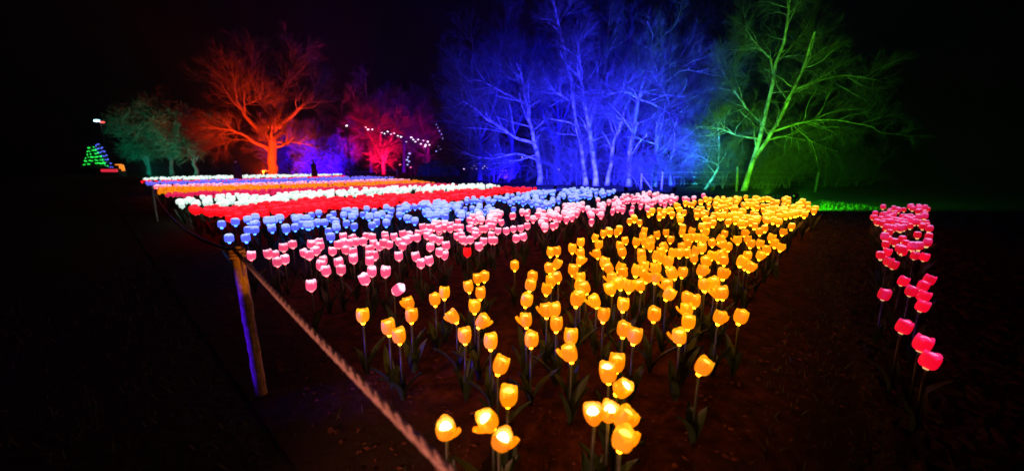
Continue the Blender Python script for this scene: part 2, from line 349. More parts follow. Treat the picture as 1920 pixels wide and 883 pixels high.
# amber heads, read off one by one: x, y in the photograph, sideways tilt, shape, bulb, label
AM = [
 (837,803,0,'open',2,'amber tulip lamp nearest the rope, wide open around a white-hot bulb'),
 (925,786,-.5,'open',2,'open amber tulip lamp leaning left, upper of the two at the front'),
 (935,822,.3,'open',2,'open amber tulip lamp with a white-hot bulb, lower of the two front ones'),
 (1115,775,-.2,'open',2,'left one of three touching amber tulip lamps near the front'),
 (1141,771,0,'open',2,'middle one of three touching amber tulip lamps near the front, very bright'),
 (1163,781,.4,'splayed',1,'right one of three touching amber tulip lamps near the front, leaning right'),
 (1163,826,.2,'splayed',1,'amber tulip lamp just below the touching three, lowest in the whole bed'),
 (1156,725,.6,'open',2,'open amber tulip lamp leaning right above the touching three'),
 (1142,697,-.15,'closed',2,'small amber tulip lamp with white bulb below a taller one'),
 (1156,678,.05,'closed',1,'amber tulip lamp standing above the small white-bulbed one'),
 (1311,688,.35,'closed',1,'lone amber tulip lamp leaning right at the front right corner'),
 (952,739,.05,'closed',0,'amber tulip lamp directly above the two open front ones'),
 (933,688,.3,'closed',1,'amber tulip lamp leaning right, alone left of the centre gap'),
 (1072,660,-.2,'splayed',1,'amber tulip lamp with one petal sticking out to the right'),
 (1070,630,.05,'closed',1,'amber tulip lamp right above the one with the loose petal'),
 (996,634,0,'closed',1,'upright amber tulip lamp under one with a torn rim'),
 (987,603,-.1,'splayed',1,'amber tulip lamp with a petal sticking out left, in the left middle'),
 (920,638,.05,'closed',1,'amber tulip lamp above the right leaning lone one'),
 (872,627,0,'closed',1,'amber tulip lamp below the pair of leaning ones'),
 (897,599,.5,'splayed',1,'amber tulip lamp leaning right with a pointed petal'),
 (856,590,-.5,'splayed',1,'amber tulip lamp leaning left with a pointed petal'),
 (890,573,0,'closed',1,'upright amber tulip lamp just above the right leaning pointed one'),
 (680,591,0,'closed',1,'leftmost amber tulip lamp, alone near the rope'),
 (729,612,0,'closed',1,'left one of the amber pair over the blue lit stem'),
 (749,627,0,'closed',0,'right one of the amber pair over the blue lit stem'),
 (769,571,-.2,'splayed',1,'upper amber tulip lamp of the stacked pair near the rope, petal out left'),
 (771,590,0,'closed',1,'lower amber tulip lamp of the stacked pair near the rope'),
 (816,560,-.05,'closed',0,'larger amber tulip lamp of the slanting pair behind the stacked pair'),
 (833,548,0,'closed',1,'smaller amber tulip lamp of the slanting pair behind the stacked pair'),
 (880,536,-.1,'closed',0,'lower left amber tulip lamp in a group of four by the pinks'),
 (896,521,-.05,'closed',0,'middle amber tulip lamp in a group of four by the pinks'),
 (908,517,.05,'closed',0,'top right amber tulip lamp in a group of four by the pinks'),
 (901,548,.05,'closed',0,'lowest amber tulip lamp in a group of four by the pinks'),
 (965,497,0,'closed',0,'lone amber tulip lamp closest to the edge of the pink bed'),
 (1188,628,.15,'closed',1,'right one of an amber pair right of the centre'),
 (1168,616,.1,'closed',1,'left one of an amber pair right of the centre'),
 (1226,588,0,'closed',1,'lone amber tulip lamp in the right centre gap'),
 (1275,628,-.1,'splayed',1,'amber tulip lamp at the foot of the slanting stack on the right'),
 (1290,602,0,'closed',1,'lower amber tulip lamp in the stack of four on the right'),
 (1289,580,-.05,'splayed',1,'second lowest amber tulip lamp in the stack of four on the right'),
 (1288,561,0,'closed',1,'upper left amber tulip lamp in the stack of four on the right'),
 (1302,563,.1,'closed',0,'upper right amber tulip lamp in the stack of four on the right'),
 (1347,593,.3,'splayed',1,'left one of two separate amber tulip lamps near the dark path'),
 (1386,592,.25,'closed',1,'right one of two separate amber tulip lamps near the dark path'),
 (1131,589,.1,'closed',1,'amber tulip lamp left of centre right, below a left leaning one'),
 (1119,563,-.3,'splayed',0,'left leaning amber tulip lamp with a pointed petal near the middle'),
 (1168,570,0,'closed',0,'separate amber tulip lamp with flat top in the middle of the bed'),
 (1043,606,0,'closed',1,'lower amber tulip lamp of a trio in the left middle'),
 (1025,581,-.05,'splayed',0,'left amber tulip lamp of a trio in the left middle'),
 (1041,582,0,'closed',1,'right amber tulip lamp of a trio in the left middle'),
]
AM2 = [(998,519),(993,535),(1047,520),(1034,526),(1024,541),(985,562),(1089,521),(1084,535),(1100,539),(1080,563),(1088,557),
 (1032,472),(1045,470),(1031,502),(1040,494),(1073,467),(1089,454),(1090,474),(1087,488),(1074,507),(1113,445),(1131,439),(1122,460),(1121,476),(1132,491),
 (1156,436),(1174,451),(1162,462),(1169,474),(1192,455),(1205,444),(1208,454),(1220,463),(1224,450),(1234,439),(1249,436),(1207,433),(1257,450),(1243,471),(1249,463),(1260,476),(1274,476),(1278,437),(1295,433),(1287,446),(1297,446),(1307,446),(1292,456),(1280,463),(1289,472),(1303,472),(1303,484),(1203,475),(1204,486),(1228,480),(1237,486),(1251,492),(1232,503),(1192,507),(1204,499),(1212,512),(1145,500),(1160,503),(1170,510),(1266,511),(1279,509),
 (1150,521),(1164,529),(1148,542),(1179,537),(1211,519),(1202,535),(1228,523),(1252,533),(1249,552),(1321,535),
 (1315,446),(1321,435),(1336,454),(1348,447),(1358,438),(1358,459),(1366,464),(1361,474),(1317,466),(1334,479),(1348,483),(1358,489),(1326,490),(1314,509),(1356,512),(1384,449),(1396,436),(1402,448),(1407,458),(1423,457),(1445,446),(1453,456),(1463,463),(1440,467),(1424,478),(1401,480),(1388,488),(1404,501),(1397,495),(1425,433),(1467,435),
 (1341,529),(1322,536),(1346,550),(1356,549)]
G_AM = 'amber tulip lamps in the big front bed'
cnt = {'amber': 0}
def zrand(): return random.uniform(.46, .56)
def place(px, py, z):
    X, Y, Z = at(px, py, z); return X, Y, Z
for (px, py, tl, var, hot, lab) in AM:
    X, Y, Z = place(px, py, .50)
    near = var == 'open'
    tulip('amber', X, Y, Z, lab, G_AM, tl, (.30 if near else random.uniform(-.08, .12)), random.uniform(.94, 1.04)*(.80 if near else .87), var, hot, leaves=3)
    cnt['amber'] += 1
ORD = ['nearest', 'second nearest', 'third nearest', 'fourth nearest', 'fifth nearest', 'sixth nearest', 'seventh nearest', 'eighth nearest', 'ninth nearest', 'tenth nearest', 'eleventh nearest', 'twelfth nearest', 'thirteenth nearest', 'fourteenth nearest', 'fifteenth nearest', 'sixteenth nearest']
def sector_labels(pts, secs, what):
    out = {}; lo = -1
    for hi, nm in secs:
        q = sorted([p for p in pts if lo <= p[0] < hi], key=lambda p: -p[1])
        for i, p in enumerate(q): out[p] = ('%s %s straight below %s' % (ORD[i], what, nm))
        lo = hi
    return out
AML = sector_labels(AM2, [(1010,'the low spreading blue tree'),(1038,'the gap right of the low blue tree'),(1060,'the two thin blue posts'),(1082,'the tall thin blue trunk'),(1095,'the right edge of the tall thin trunk'),(1118,'the double blue trunk'),(1140,'the short blue post'),
   (1160,'the leaning blue tree foot'),(1177,'the foot of the pale curved trunk'),(1196,'the gap left of the braced post'),(1209,'the post with the slanting brace'),(1222,'the slanting fence brace'),(1235,'the kinked blue trunk'),(1248,'the fence post right of the brace'),
   (1260,'the slim blue trunk'),(1272,'the gap right of the slim trunk'),(1285,'the dark gap before the teal shrub'),(1296,'the teal shrub'),(1312,'the foot of the small kinked tree'),(1328,'the small kinked teal tree'),(1345,'the gap right of the kinked teal tree'),(1360,'the gap left of the green tree'),
   (1380,'the post beside the green tree'),(1398,'the foot of the green forked tree'),(1415,'the green lower trunk'),(1435,'the green fork'),(1600,'the single post right of the green tree')], 'amber lamp halfway back')
for (px, py) in AM2:
    X, Y, Z = place(px, py, zrand())
    tulip('amber', X, Y, Z, AML[(px, py)], G_AM, random.gauss(0, .22), random.uniform(-.15, .2),
          random.uniform(.86, 1.0), random.choice(['closed']*3+['splayed']), random.random() < .35, wide=1.04)
    cnt['amber'] += 1

# --- scattered fill inside a quad given in photo pixels at head height (near left, near right, far right, far left)
def inside(p, poly):
    r = False; n = len(poly)
    for i in range(n):
        (x1, y1), (x2, y2) = poly[i], poly[(i+1) % n]
        if (y1 > p[1]) != (y2 > p[1]) and p[0] < (x2-x1)*(p[1]-y1)/(y2-y1)+x1: r = not r
    return r
def scatter(polypx, n, mind, keep=None, clump=.5, tries=80):
    poly = [at(x, y, .5)[:2] for x, y in polypx]
    xs = [p[0] for p in poly]; ys = [p[1] for p in poly]; pts = []; seeds = []
    k = 0
    while len(pts) < n and k < n*tries:
        k += 1
        if seeds and random.random() < clump:
            s = random.choice(seeds); p = (s[0]+random.gauss(0, .13), s[1]+random.gauss(0, .13))
        else: p = (random.uniform(min(xs), max(xs)), random.uniform(min(ys), max(ys)))
        if not inside(p, poly): continue
        if any((p[0]-q[0])**2+(p[1]-q[1])**2 < mind*mind for q in pts): continue
        if keep:
            P = pix((p[0], p[1], .5))
            if not keep(P): continue
        pts.append(p); seeds.append(p)
    return pts
POLY_AM = [(1125,436),(1200,402),(1330,374),(1500,374),(1536,392),(1492,430),(1450,432)]
am_far = scatter(POLY_AM, 225, .085, clump=.4)
am_far.sort(key=lambda p: p[1])
# --- pinks
PK = [(470,478),(504,475),(515,476),(531,463),(549,457),(520,491),(534,486),(583,457),(599,453),(600,462),(593,470),(571,473),(580,478),(623,469),(606,486),(600,496),(612,506),(636,491),(639,504),(635,459),
 (644,442),(644,454),(654,454),(664,446),(666,452),(649,466),(663,472),(663,485),(681,451),(687,443),(697,444),(701,455),(711,461),(694,467),(693,477),(703,478),(693,490),(697,507),(721,441),(724,447),(719,455),(728,458),(739,442),(747,452),(756,439),(766,440),(768,446),(760,451),(754,461),(748,479),(783,436),(783,445),(793,425),(804,425),(795,433),(805,436),(801,441),(812,446),(806,462),(781,480),(789,492),(806,487),
 (583,533),(687,521),(722,508),(738,537),
 (830,419),(824,428),(824,434),(822,451),(837,461),(823,472),(833,477),(845,430),(847,422),(859,416),(854,426),(863,426),(861,435),(857,442),(867,449),(872,450),(865,441),(880,413),(882,421),(882,428),(890,432),(890,440),(898,435),(882,450),(906,453),(899,462),(891,415),(895,413),(904,428),(910,429),(915,417),(925,408),(926,416),(919,423),(924,423),(933,432),(921,440),(921,451),(927,451),(935,406),(941,416),(977,427),(967,445),(983,444),(950,433),(963,430),(989,423)]
G_PK = 'pink tulip lamps in the second bed'
PKL = {(470,478): 'pink tulip lamp beside the wooden rope post, leftmost of the bed', (583,533): 'lone pink tulip lamp standing nearest to the rope, lowest of the pinks on the left',
 (738,537): 'pink tulip lamp tipped over to the right at the front of its bed', (722,508): 'pink tulip lamp with white top just above the tipped one',
 (687,521): 'pink tulip lamp at the bottom of a column of four', (697,507): 'second pink tulip lamp from the bottom of a column of four', (549,457): 'separate pink tulip lamp just right of one overlapping a blue',
 (748,479): 'lone pink tulip lamp in the gap right of the column', (789,492): 'lowest of three pinks near the ambers, leaning right', (781,480): 'left upper one of three pinks near the ambers',
 (806,487): 'right pale one of three pinks near the ambers', (806,462): 'lone pink tulip lamp above the three near the ambers', (639,504): 'lower of two overlapping pinks with a white top',
 (636,491): 'upper white topped one of two overlapping pinks', (531,463): 'pink tulip lamp with a blue one peeking over it', (612,506): 'lowest of three clustered pinks on the left'}
PKN = sector_labels([p for p in PK if p not in PKL], [(510,'the red lit oak trunk'),(540,'the gap right of the red oak'),(575,'the gap left of the rosy hatted person'),(590,'the rosy hatted person'),(603,'the right arm of the rosy hatted person'),(628,'the blue violet trees'),(650,'the dark violet tree'),
   (662,'the first bulb of the sloping light string'),(675,'the left part of the sloping string'),(690,'the two single white bulbs'),(698,'the white bulbs left of the glowing tree'),(708,'the left side of the glowing red tree'),(720,'the glowing red tree'),(735,'the right side of the glowing red tree'),(750,'the pale end post of the far rope'),
   (758,'the gap right of the far end post'),(775,'the upright blue light string'),(790,'the lower white light cluster'),(800,'the end of the white light cluster'),(815,'the dark round bush'),(828,'the middle of the dark bush'),(842,'the right half of the dark bush'),(852,'the right edge of the dark bush'),(862,'the gap right of the dark bush'),(875,'the first low rosy lights'),
   (886,'the low rosy lights'),(896,'the middle of the low rosy lights'),(908,'the end of the low rosy lights'),(922,'the gap right of the low rosy lights'),(932,'the leftmost blue branches'),(945,'the low blue shrub'),(965,'the pair of tiny white lights'),(1100,'the low spreading blue tree')], 'pink lamp')
for (px, py) in PK:
    X, Y, Z = place(px, py, .50 if (px, py) in PKL else zrand())
    tl = .9 if (px, py) == (738,537) else random.gauss(0, .12)
    sc = random.uniform(.88, .98)
    tulip('pink', X, Y, Z, PKL.get((px, py)) or PKN[(px, py)], G_PK, tl, random.uniform(-.05, .1), sc, wide=1.0 if py > 470 else 1.12, leaves=2)
X, Y, Z = place(876, 473, .5)
tulip('red', X, Y, Z, 'single red tulip lamp alone at the front edge of the pinks', 'stray red tulip lamps', 0, 0, .95)
NPK = len(PK)

# --- one-mesh tulips for the farther beds: head, collar, bulb, stem and two leaves joined, parts too small to show
def small_mb(seed, m=8, wide=1.25, hscale=1.15):
    r = random.Random(seed); b = MB(); z = .44
    P = [(r*wide, z + q*hscale) for r, q in ((.024, .012), (.043, .022), (.049, .05), (.048, .092), (.040, .106))]
    b.mi = 0; b.lathe(P, m, 3, .06, rimz=.01)
    b.mi = 1; b.lathe([(.039*wide, z+.105*hscale), (.030*wide, z+.116*hscale), (.001, z+.120*hscale)], m)
    b.mi = 2; b.lathe([(.016, z-.012), (.022, z+.004), (.024, z+.012)], 6)
    b.mi = 3; b.tube([(0, 0, 0), (0, 0, z)], [.008, .006], 4, cap=False)
    b.mi = 4
    for i in range(3):
        a = r.uniform(0, 6.28); c, s = math.cos(a), math.sin(a); L = r.uniform(.24, .36); V = []
        for t, w in ((0, .012), (.45, .03), (.8, .022), (1, .002)):
            x = .01 + .13*t*t; zz = .01 + L*t
            V += [(c*x - s*w, s*x + c*w, zz), (c*x + s*w, s*x - c*w, zz)]
        b.add(V, [(0, 1, 3, 2), (2, 3, 5, 4), (4, 5, 7, 6)])
    return b
def small_meshes(c, wide, hs): return [small_mb(i, 8, wide, hs).mesh('tulip_lamp', [M['petal_sm_'+c], M['bulb_'+c], M['collar_'+c], M['stem'], M['leaf']]) for i in range(4)]
for k, c in C.items():
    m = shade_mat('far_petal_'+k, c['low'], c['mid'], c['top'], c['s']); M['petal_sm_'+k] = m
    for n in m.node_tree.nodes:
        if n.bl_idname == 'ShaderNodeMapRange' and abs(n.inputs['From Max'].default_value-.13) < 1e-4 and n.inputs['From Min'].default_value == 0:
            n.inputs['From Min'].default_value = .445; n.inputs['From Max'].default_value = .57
def single(meshes, x, y, label, group, sc=None):
    sc = sc or random.uniform(.92, 1.1)
    o = link('tulip_lamp', random.choice(meshes), None, (x, y, .02), (random.gauss(0, .05), random.gauss(0, .05), random.uniform(0, 6.28)))
    o.scale = (sc, sc, sc); tag(o, label, 'tulip lamp', group); return o
def stuff(c, pts, wide, hs, label, sc=(.92, 1.1)):
    """the rest of a bed past the three hundred that show largest, as one object"""
    if not pts: return
    protos = [small_mb(i, 7, wide, hs) for i in range(3)]; b = MB()
    data = [(np.concatenate(p.V), p.F, p.M) for p in protos]
    for (x, y) in pts:
        V, F, Mi = random.choice(data); a = random.uniform(0, 6.28); s = random.uniform(*sc); ca, sa = math.cos(a)*s, math.sin(a)*s
        VV = np.stack([V[:, 0]*ca - V[:, 1]*sa + x + V[:, 2]*random.gauss(0, .05), V[:, 0]*sa + V[:, 1]*ca + y, V[:, 2]*s + .02], 1)
        n = b.n; b.V.append(VV); b.F.extend([tuple(i+n for i in f) for f in F]); b.M.extend(Mi); b.n += len(VV)
    o = b.build('tulip_lamp_mass', [M['petal_sm_'+c], M['bulb_'+c], M['collar_'+c], M['stem'], M['leaf']])
    tag(o, label, 'tulip lamps', None, 'stuff')

SM = {k: small_meshes(k, *v) for k, v in {'amber': (1.12, 1.05), 'pink': (1.1, 1.08), 'blue': (1.3, 1.15), 'red': (1.5, 1.25), 'white': (1.5, 1.2), 'crimson': (1.05, 1.05)}.items()}
n_am = 0
for i, (x, y) in enumerate(am_far[:n_am]):
    single(SM['amber'], x, y, 'amber tulip lamp in the packed %s of the amber bed' % ('far end' if y > 8.2 else 'back half'), G_AM)
stuff('amber', am_far[n_am:], 1.12, 1.05, 'amber tulip lamps packed together over the far half of the front bed')
pk_far = scatter([(992,442),(1000,398),(1205,363),(1306,374),(1200,397)], 170, .08, clump=.35)
pk_far += scatter([(760,436),(780,420),(1000,394),(1000,412),(900,420)], 30, .09)
pk_far.sort(key=lambda p: p[1])
for i, (x, y) in enumerate(pk_far[:0]):
    single(SM['pink'], x, y, 'pink tulip lamp in the packed %s of the pink bed' % ('far end' if y > 9.2 else 'right half'), G_PK)
stuff('pink', pk_far[0:], 1.15, 1.1, 'pink tulip lamps packed together over the right half of the second bed')
X, Y, Z = place(1321, 371, .5); single(SM['pink'], X, Y, 'lone pink tulip lamp right of the far tip of its bed', G_PK)
# --- blues
BL = [(411,425),(429,448),(465,448),(438,422),(465,418),(483,414),(484,422),(474,425),(461,432),(474,434),(503,422),(513,421),(511,432),(527,416),(535,431),(543,431),(553,428),(553,410),(562,414),(555,418),(568,422),(576,429),
 (579,430),(580,415),(586,405),(598,404),(589,424),(597,421),(613,421),(615,433),(620,446),(623,402),(619,410),(625,415),(633,415),(633,424),(633,433),(644,409),(647,421),(647,398),(657,399),(660,413),(660,426),(668,402),(668,408),(681,403),(688,397),(698,397),(692,405),(691,414),(703,406),(706,419),(698,425)]
G_BL = 'blue tulip lamps in the third bed'
bl_rest = []
for i, (px, py) in enumerate(BL):
    X, Y, Z = place(px, py, .5)
    lab = {0: 'small separate blue tulip lamp, leftmost of the blues', 1: 'blue tulip lamp standing right behind the rope, second from the left', 2: 'blue tulip lamp lowest at the left end of its bed',
           3: 'tipped blue tulip lamp between the leftmost one and a cluster', 26: 'tipped blue tulip lamp low in its bed, just over two pinks'}.get(i)
    if not lab: bl_rest.append((X, Y)); continue
    single(SM['blue'], X, Y, lab, G_BL, random.uniform(.95, 1.05))
bl_far = scatter([(705,428),(700,393),(1080,356),(1160,362),(1000,394),(850,416)], 285, .10, clump=.4)
bl_far.sort(key=lambda p: p[1])
stuff('blue', bl_rest + bl_far, 1.3, 1.15, 'pale blue tulip lamps packed together along the third bed')
# --- reds and whites
rd = scatter([(362,402),(440,412),(560,400),(760,386),(1012,357),(950,356),(760,368),(560,381),(400,397),(360,392)], 520, .11, clump=.3)
rd.sort(key=lambda p: p[1])
stuff('red', rd, 1.5, 1.25, 'red tulip lamps closing up into a solid red strip')
for q in ((1029,356), (566,401)):
    X, Y, Z = place(*q, .5); single(SM['red'], X, Y, 'single red tulip lamp past the %s of the blue bed' % ('far end' if q[0] > 900 else 'back edge in the middle'), 'stray red tulip lamps', .8)
wh = scatter([(333,386),(395,390),(560,381),(760,365),(944,352),(900,348),(760,352),(560,362),(420,370),(333,377)], 400, .15, clump=.25)
wh.sort(key=lambda p: p[1])
stuff('white', wh, 1.35, 1.1, 'white tulip lamps closing up into a bright white strip')
# --- the far beds, a few pixels high each
FAR = [('rose', [(312,369),(420,368),(600,361),(871,347),(800,344),(600,352),(316,363)], 620, 'rose red tulip lamps in the thin bed behind the whites', (1.3, 1.6)),
 ('orange', [(298,362),(420,359),(600,354),(818,343),(780,339),(600,345),(300,352)], 700, 'orange tulip lamps in the far bed behind the rose reds', (1.3, 1.6)),
 ('pink', [(290,352),(440,350),(600,345),(772,338),(740,336),(600,341),(290,348)], 520, 'pink tulip lamps in the thin far bed behind the oranges', (1.2, 1.5)),
 ('violet', [(272,347),(440,345),(600,341),(742,333),(690,331),(600,333),(274,341)], 800, 'lavender blue tulip lamps in the far bed before the white strip', (1.3, 1.6)),
 ('white', [(272,337.6),(440,335.2),(642,329.2),(640,326.5),(440,329),(270,333.5)], 620, 'white tulip lamps in the farthest strip below the red lit tree', (1.6, 2.0)),
 ('red', [(264,342.5),(440,340),(660,331.5),(642,329.8),(440,336.4),(268,339)], 260, 'red tulip lamps in a thin line under the farthest white strip', (1.0, 1.3))]
for c, poly, n, lab, sc in FAR: stuff(c, scatter(poly, n, .12, clump=.2, tries=25), 1.25 if c == 'white' else 1.2, .75, lab, (.93, 1.05))
# --- crimson bed right of the path
CR = [(1657,549,'crimson tulip lamp alone at the left edge of the right bed'),(1690,527,'crimson tulip lamp below the gap, upper left of five'),(1691,613,'lone crimson tulip lamp low in the right bed'),
 (1727,640,'large crimson tulip lamp second lowest in the right bed'),(1740,671,'lowest crimson tulip lamp in the right bed'),(1728,536,'crimson tulip lamp right middle of the five below the gap'),
 (1706,546,'crimson tulip lamp lower left of the five below the gap'),(1728,556,'crimson tulip lamp above a larger one in the right bed'),(1726,574,'larger crimson tulip lamp under another, right of the lone left one'),
 (1739,522,'crimson tulip lamp at the far right below the gap'),(1664,488,'left one of the crimson pair above the gap'),(1674,494,'right one of the crimson pair above the gap'),
 (1662,471,'crimson tulip lamp just above the crimson pair'),(1691,470,'crimson tulip lamp with pale collar left of centre above the gap'),(1706,463,'crimson tulip lamp with violet top in the middle above the gap'),
 (1714,480,'crimson tulip lamp with pale collar lowest before the gap'),(1732,480,'crimson tulip lamp rightmost before the gap')]
G_CR = 'crimson tulip lamps in the bed right of the path'
for x, y, lab in CR:
    X, Y, Z = place(x, y, .5); tulip('crimson', X, Y, Z, lab, G_CR, random.uniform(.1, .3), .1, random.uniform(.78, .88), wide=1.0)
stuff('crimson', scatter([(1648,478),(1742,484),(1742,391),(1636,391),(1640,410),(1650,440)], 105, .085, keep=lambda P: P[0] < 1739, clump=.35), .95, .95, 'crimson tulip lamps packed together in the far part of the right bed')

# ------------------------------------------------------------------ rope and posts
def twisted_rope(name, pts, r, label, turns_per_m=16):
    pts = [Vector(p) for p in pts]; L = sum((b-a).length for a, b in zip(pts, pts[1:]))
    n = max(12, int(L*turns_per_m*7)); root = empty(name, tuple(pts[0])); tag(root, label, 'rope')
    D = [0]
    for a, b in zip(pts, pts[1:]): D.append(D[-1]+(b-a).length)
    arr = np.array(pts); s = np.linspace(0, L, n)
    P = np.stack([np.interp(s, D, arr[:, i]) for i in range(3)], 1)
    T = np.gradient(P, axis=0); T /= np.linalg.norm(T, axis=1, keepdims=True)
    A = np.cross(T, [0, 0, 1.0]); A /= np.linalg.norm(A, axis=1, keepdims=True); B = np.cross(T, A)
    for k in range(3):
        ph = s*turns_per_m*2*math.pi/3 + k*2*math.pi/3
        Q = P + r*.52*(A*np.cos(ph)[:, None] + B*np.sin(ph)[:, None]) - np.array(pts[0])
        V, F = tubes(Q[None], np.full((1, n), r*.56), 6)
        link('strand', fast_mesh('strand', [(V, F)], M['rope']), root)
    return root
def sag(a, b, s, n=14):
    a, b = Vector(a), Vector(b)
    return [a.lerp(b, t) - Vector((0, 0, 4*s*t*(1-t))) for t in np.linspace(0, 1, n)]
def post(x, y, h, w, label, top=None):
    t = empty('rope_post', (x, y, 0)); tag(t, label, 'post', 'rope posts along the beds')
    tx, ty = top or (0, 0); b = MB()
    q = np.linspace(0, 1, 22); P = [(tx*v+random.gauss(0, w*.018), ty*v+random.gauss(0, w*.018), -.1+(h+.1)*v) for v in q]
    b.tube(P, [w*random.uniform(.49, .54) for v in q[:-1]]+[w*.36], 14); b.build('shaft', M['wood'], t)
    c = MB(); [c.tube([(tx+w*.56*math.cos(a), ty+w*.56*math.sin(a), h-.07+k*.022+.004*math.sin(a*3)) for a in np.linspace(0, 6.283, 15)], .011, 6) for k in range(3)]; c.tube([(tx+w*.6, ty-.02, h-.04), (tx+w*.75, ty-.03, h-.10), (tx+w*.7, ty-.03, h-.19)], [.011, .010, .004], 6); c.build('rope_collar', M['rope'], t)
    return t
post(-1.74, 2.54, 1.06, .070, 'thick leaning wooden post holding the rope beside the leftmost pinks', (-.05, .0))
post(-9.5, 10.6, .98, .055, 'faint wooden rope post left of the white bed, farther up the rope')
post(1.0, -.45, .98, .085, 'wooden rope post at the end of the rope near the viewer')
twisted_rope('barrier_rope', sag((1.0, -.45, .93), (-1.79, 2.54, 1.02), .035), .0125, 'thick twisted rope running from the bottom edge up to the near wooden post')
twisted_rope('barrier_rope', sag((-1.79, 2.54, 1.02), (-9.5, 10.6, .92), .28, 26), .015, 'twisted rope sagging from the near post to the post by the white bed', 9)
for p in ((-12.5, 44, .78, 'short pale end post behind the far beds right of the second person'), (-23, 37.5, .8, 'short pale post in the far rope line between the two people')):
    t = post(p[0], p[1], p[2], .11, p[3])
fr = MB().tube([tuple(v) for v in sag((-12.5, 44, .74), (-23, 37.5, .76), .22, 16)], .022, 5).build('barrier_rope', M['rope'])
tag(fr, 'thin pale far rope sloping down from the short end post behind the beds', 'rope')

# ------------------------------------------------------------------ trees
def branch_level(P, rad, n_per, t0, t1, ang, length, lfall, k, wig, up, rscale, rmin):
    """children of every polyline in P (n,k0,3)"""
    n, k0, _ = P.shape; N = n*n_per
    t = np.sort(rng.uniform(t0, t1, (n, n_per)), axis=1).ravel(); pi = np.repeat(np.arange(n), n_per)
    f = t*(k0-1); i = np.minimum(f.astype(int), k0-2); fr_ = (f-i)[:, None]
    st = P[pi, i]*(1-fr_) + P[pi, i+1]*fr_; pr = rad[pi, i]*(1-fr_[:, 0]) + rad[pi, i+1]*fr_[:, 0]
    d = P[pi, i+1] - P[pi, i]; d /= np.linalg.norm(d, axis=1, keepdims=True)+1e-9
    rnd = rng.normal(size=(N, 3)); side = np.cross(d, rnd); side /= np.linalg.norm(side, axis=1, keepdims=True)+1e-9
    a = rng.uniform(ang[0], ang[1], N)[:, None]
    dr = d*np.cos(a) + side*np.sin(a)
    L = rng.uniform(length[0], length[1], N)*(1-lfall*t)
    Q = np.zeros((N, k, 3)); Q[:, 0] = st
    for s in range(1, k):
        dr = dr + rng.normal(size=(N, 3))*wig + np.array([0, 0, up]); dr /= np.linalg.norm(dr, axis=1, keepdims=True)
        Q[:, s] = Q[:, s-1] + dr*(L/(k-1))[:, None]
    r0 = np.maximum(pr*rscale, rmin)[:, None]; tp = np.linspace(1, .35, k)[None]
    return Q, r0*tp
def tree(name, label, cat, stems, levels, group=None, bark='bark', twig='twig'):
    """stems: list of (points, r0, r1); levels: keyword sets for branch_level; first stem's foot is the origin"""
    base = np.array(stems[0][0][0], float); base[2] = 0
    root = empty(name, tuple(base)); tag(root, label, cat, group)
    allP = []; allR = []; k0 = 12
    for si, (pts, r0, r1) in enumerate(stems):
        p = np.array(pts, float) - base; D = np.concatenate([[0], np.cumsum(np.linalg.norm(np.diff(p, axis=0), axis=1))])
        s = np.linspace(0, D[-1], k0); Q = np.stack([np.interp(s, D, p[:, i]) for i in range(3)], 1)
        Q[1:-1] = (Q[:-2] + 2*Q[1:-1] + Q[2:])/4
        Q[1:-1] += rng.normal(size=(k0-2, 3))*r0*.3
        if si == 0 or pts[0][2] < .3: Q[0, 2] -= .2
        rr = np.linspace(r0, r1, k0); 
        if pts[0][2] < .3: rr[0] *= 1.35
        V, F = tubes(Q[None], rr[None], 9)
        link('trunk' if (si == 0 or pts[0][2] < .3) else 'limb', fast_mesh('trunk', [(V, F)], M[bark]), root)
        allP.append(Q); allR.append(rr)
    P = np.array(allP); Rr = np.array(allR); chunks = []
    for li, lv in enumerate(levels):
        P, Rr = branch_level(P, Rr, **lv)
        V, F = tubes(P, Rr, 5 if li == 0 else 3)
        if li == 0 and len(levels) > 1:
            link('branches', fast_mesh('branches', [(V, F)], M[bark]), root)['kind'] = 'stuff'
        else: chunks.append((V, F))
    link('crown', fast_mesh('crown', chunks, M[twig], False), root)['kind'] = 'stuff'
    return root
def lv(n, t0, t1, a0, a1, l0, l1, lf=.4, k=5, wig=.16, up=.05, rs=.6, rm=.01):
    return dict(n_per=n, t0=t0, t1=t1, ang=(a0, a1), length=(l0, l1), lfall=lf, k=k, wig=wig, up=up, rscale=rs, rmin=rm)
def PX(pts, Y, dy=0.0):
    n = len(pts); return [wp(x, y, Y + dy*i/(n-1)) for i, (x, y) in enumerate(pts)]
def foot(pts, Y, dy=0.0):
    q = PX(pts, Y, dy); q[0] = (q[0][0], q[0][1], 0.0); return q

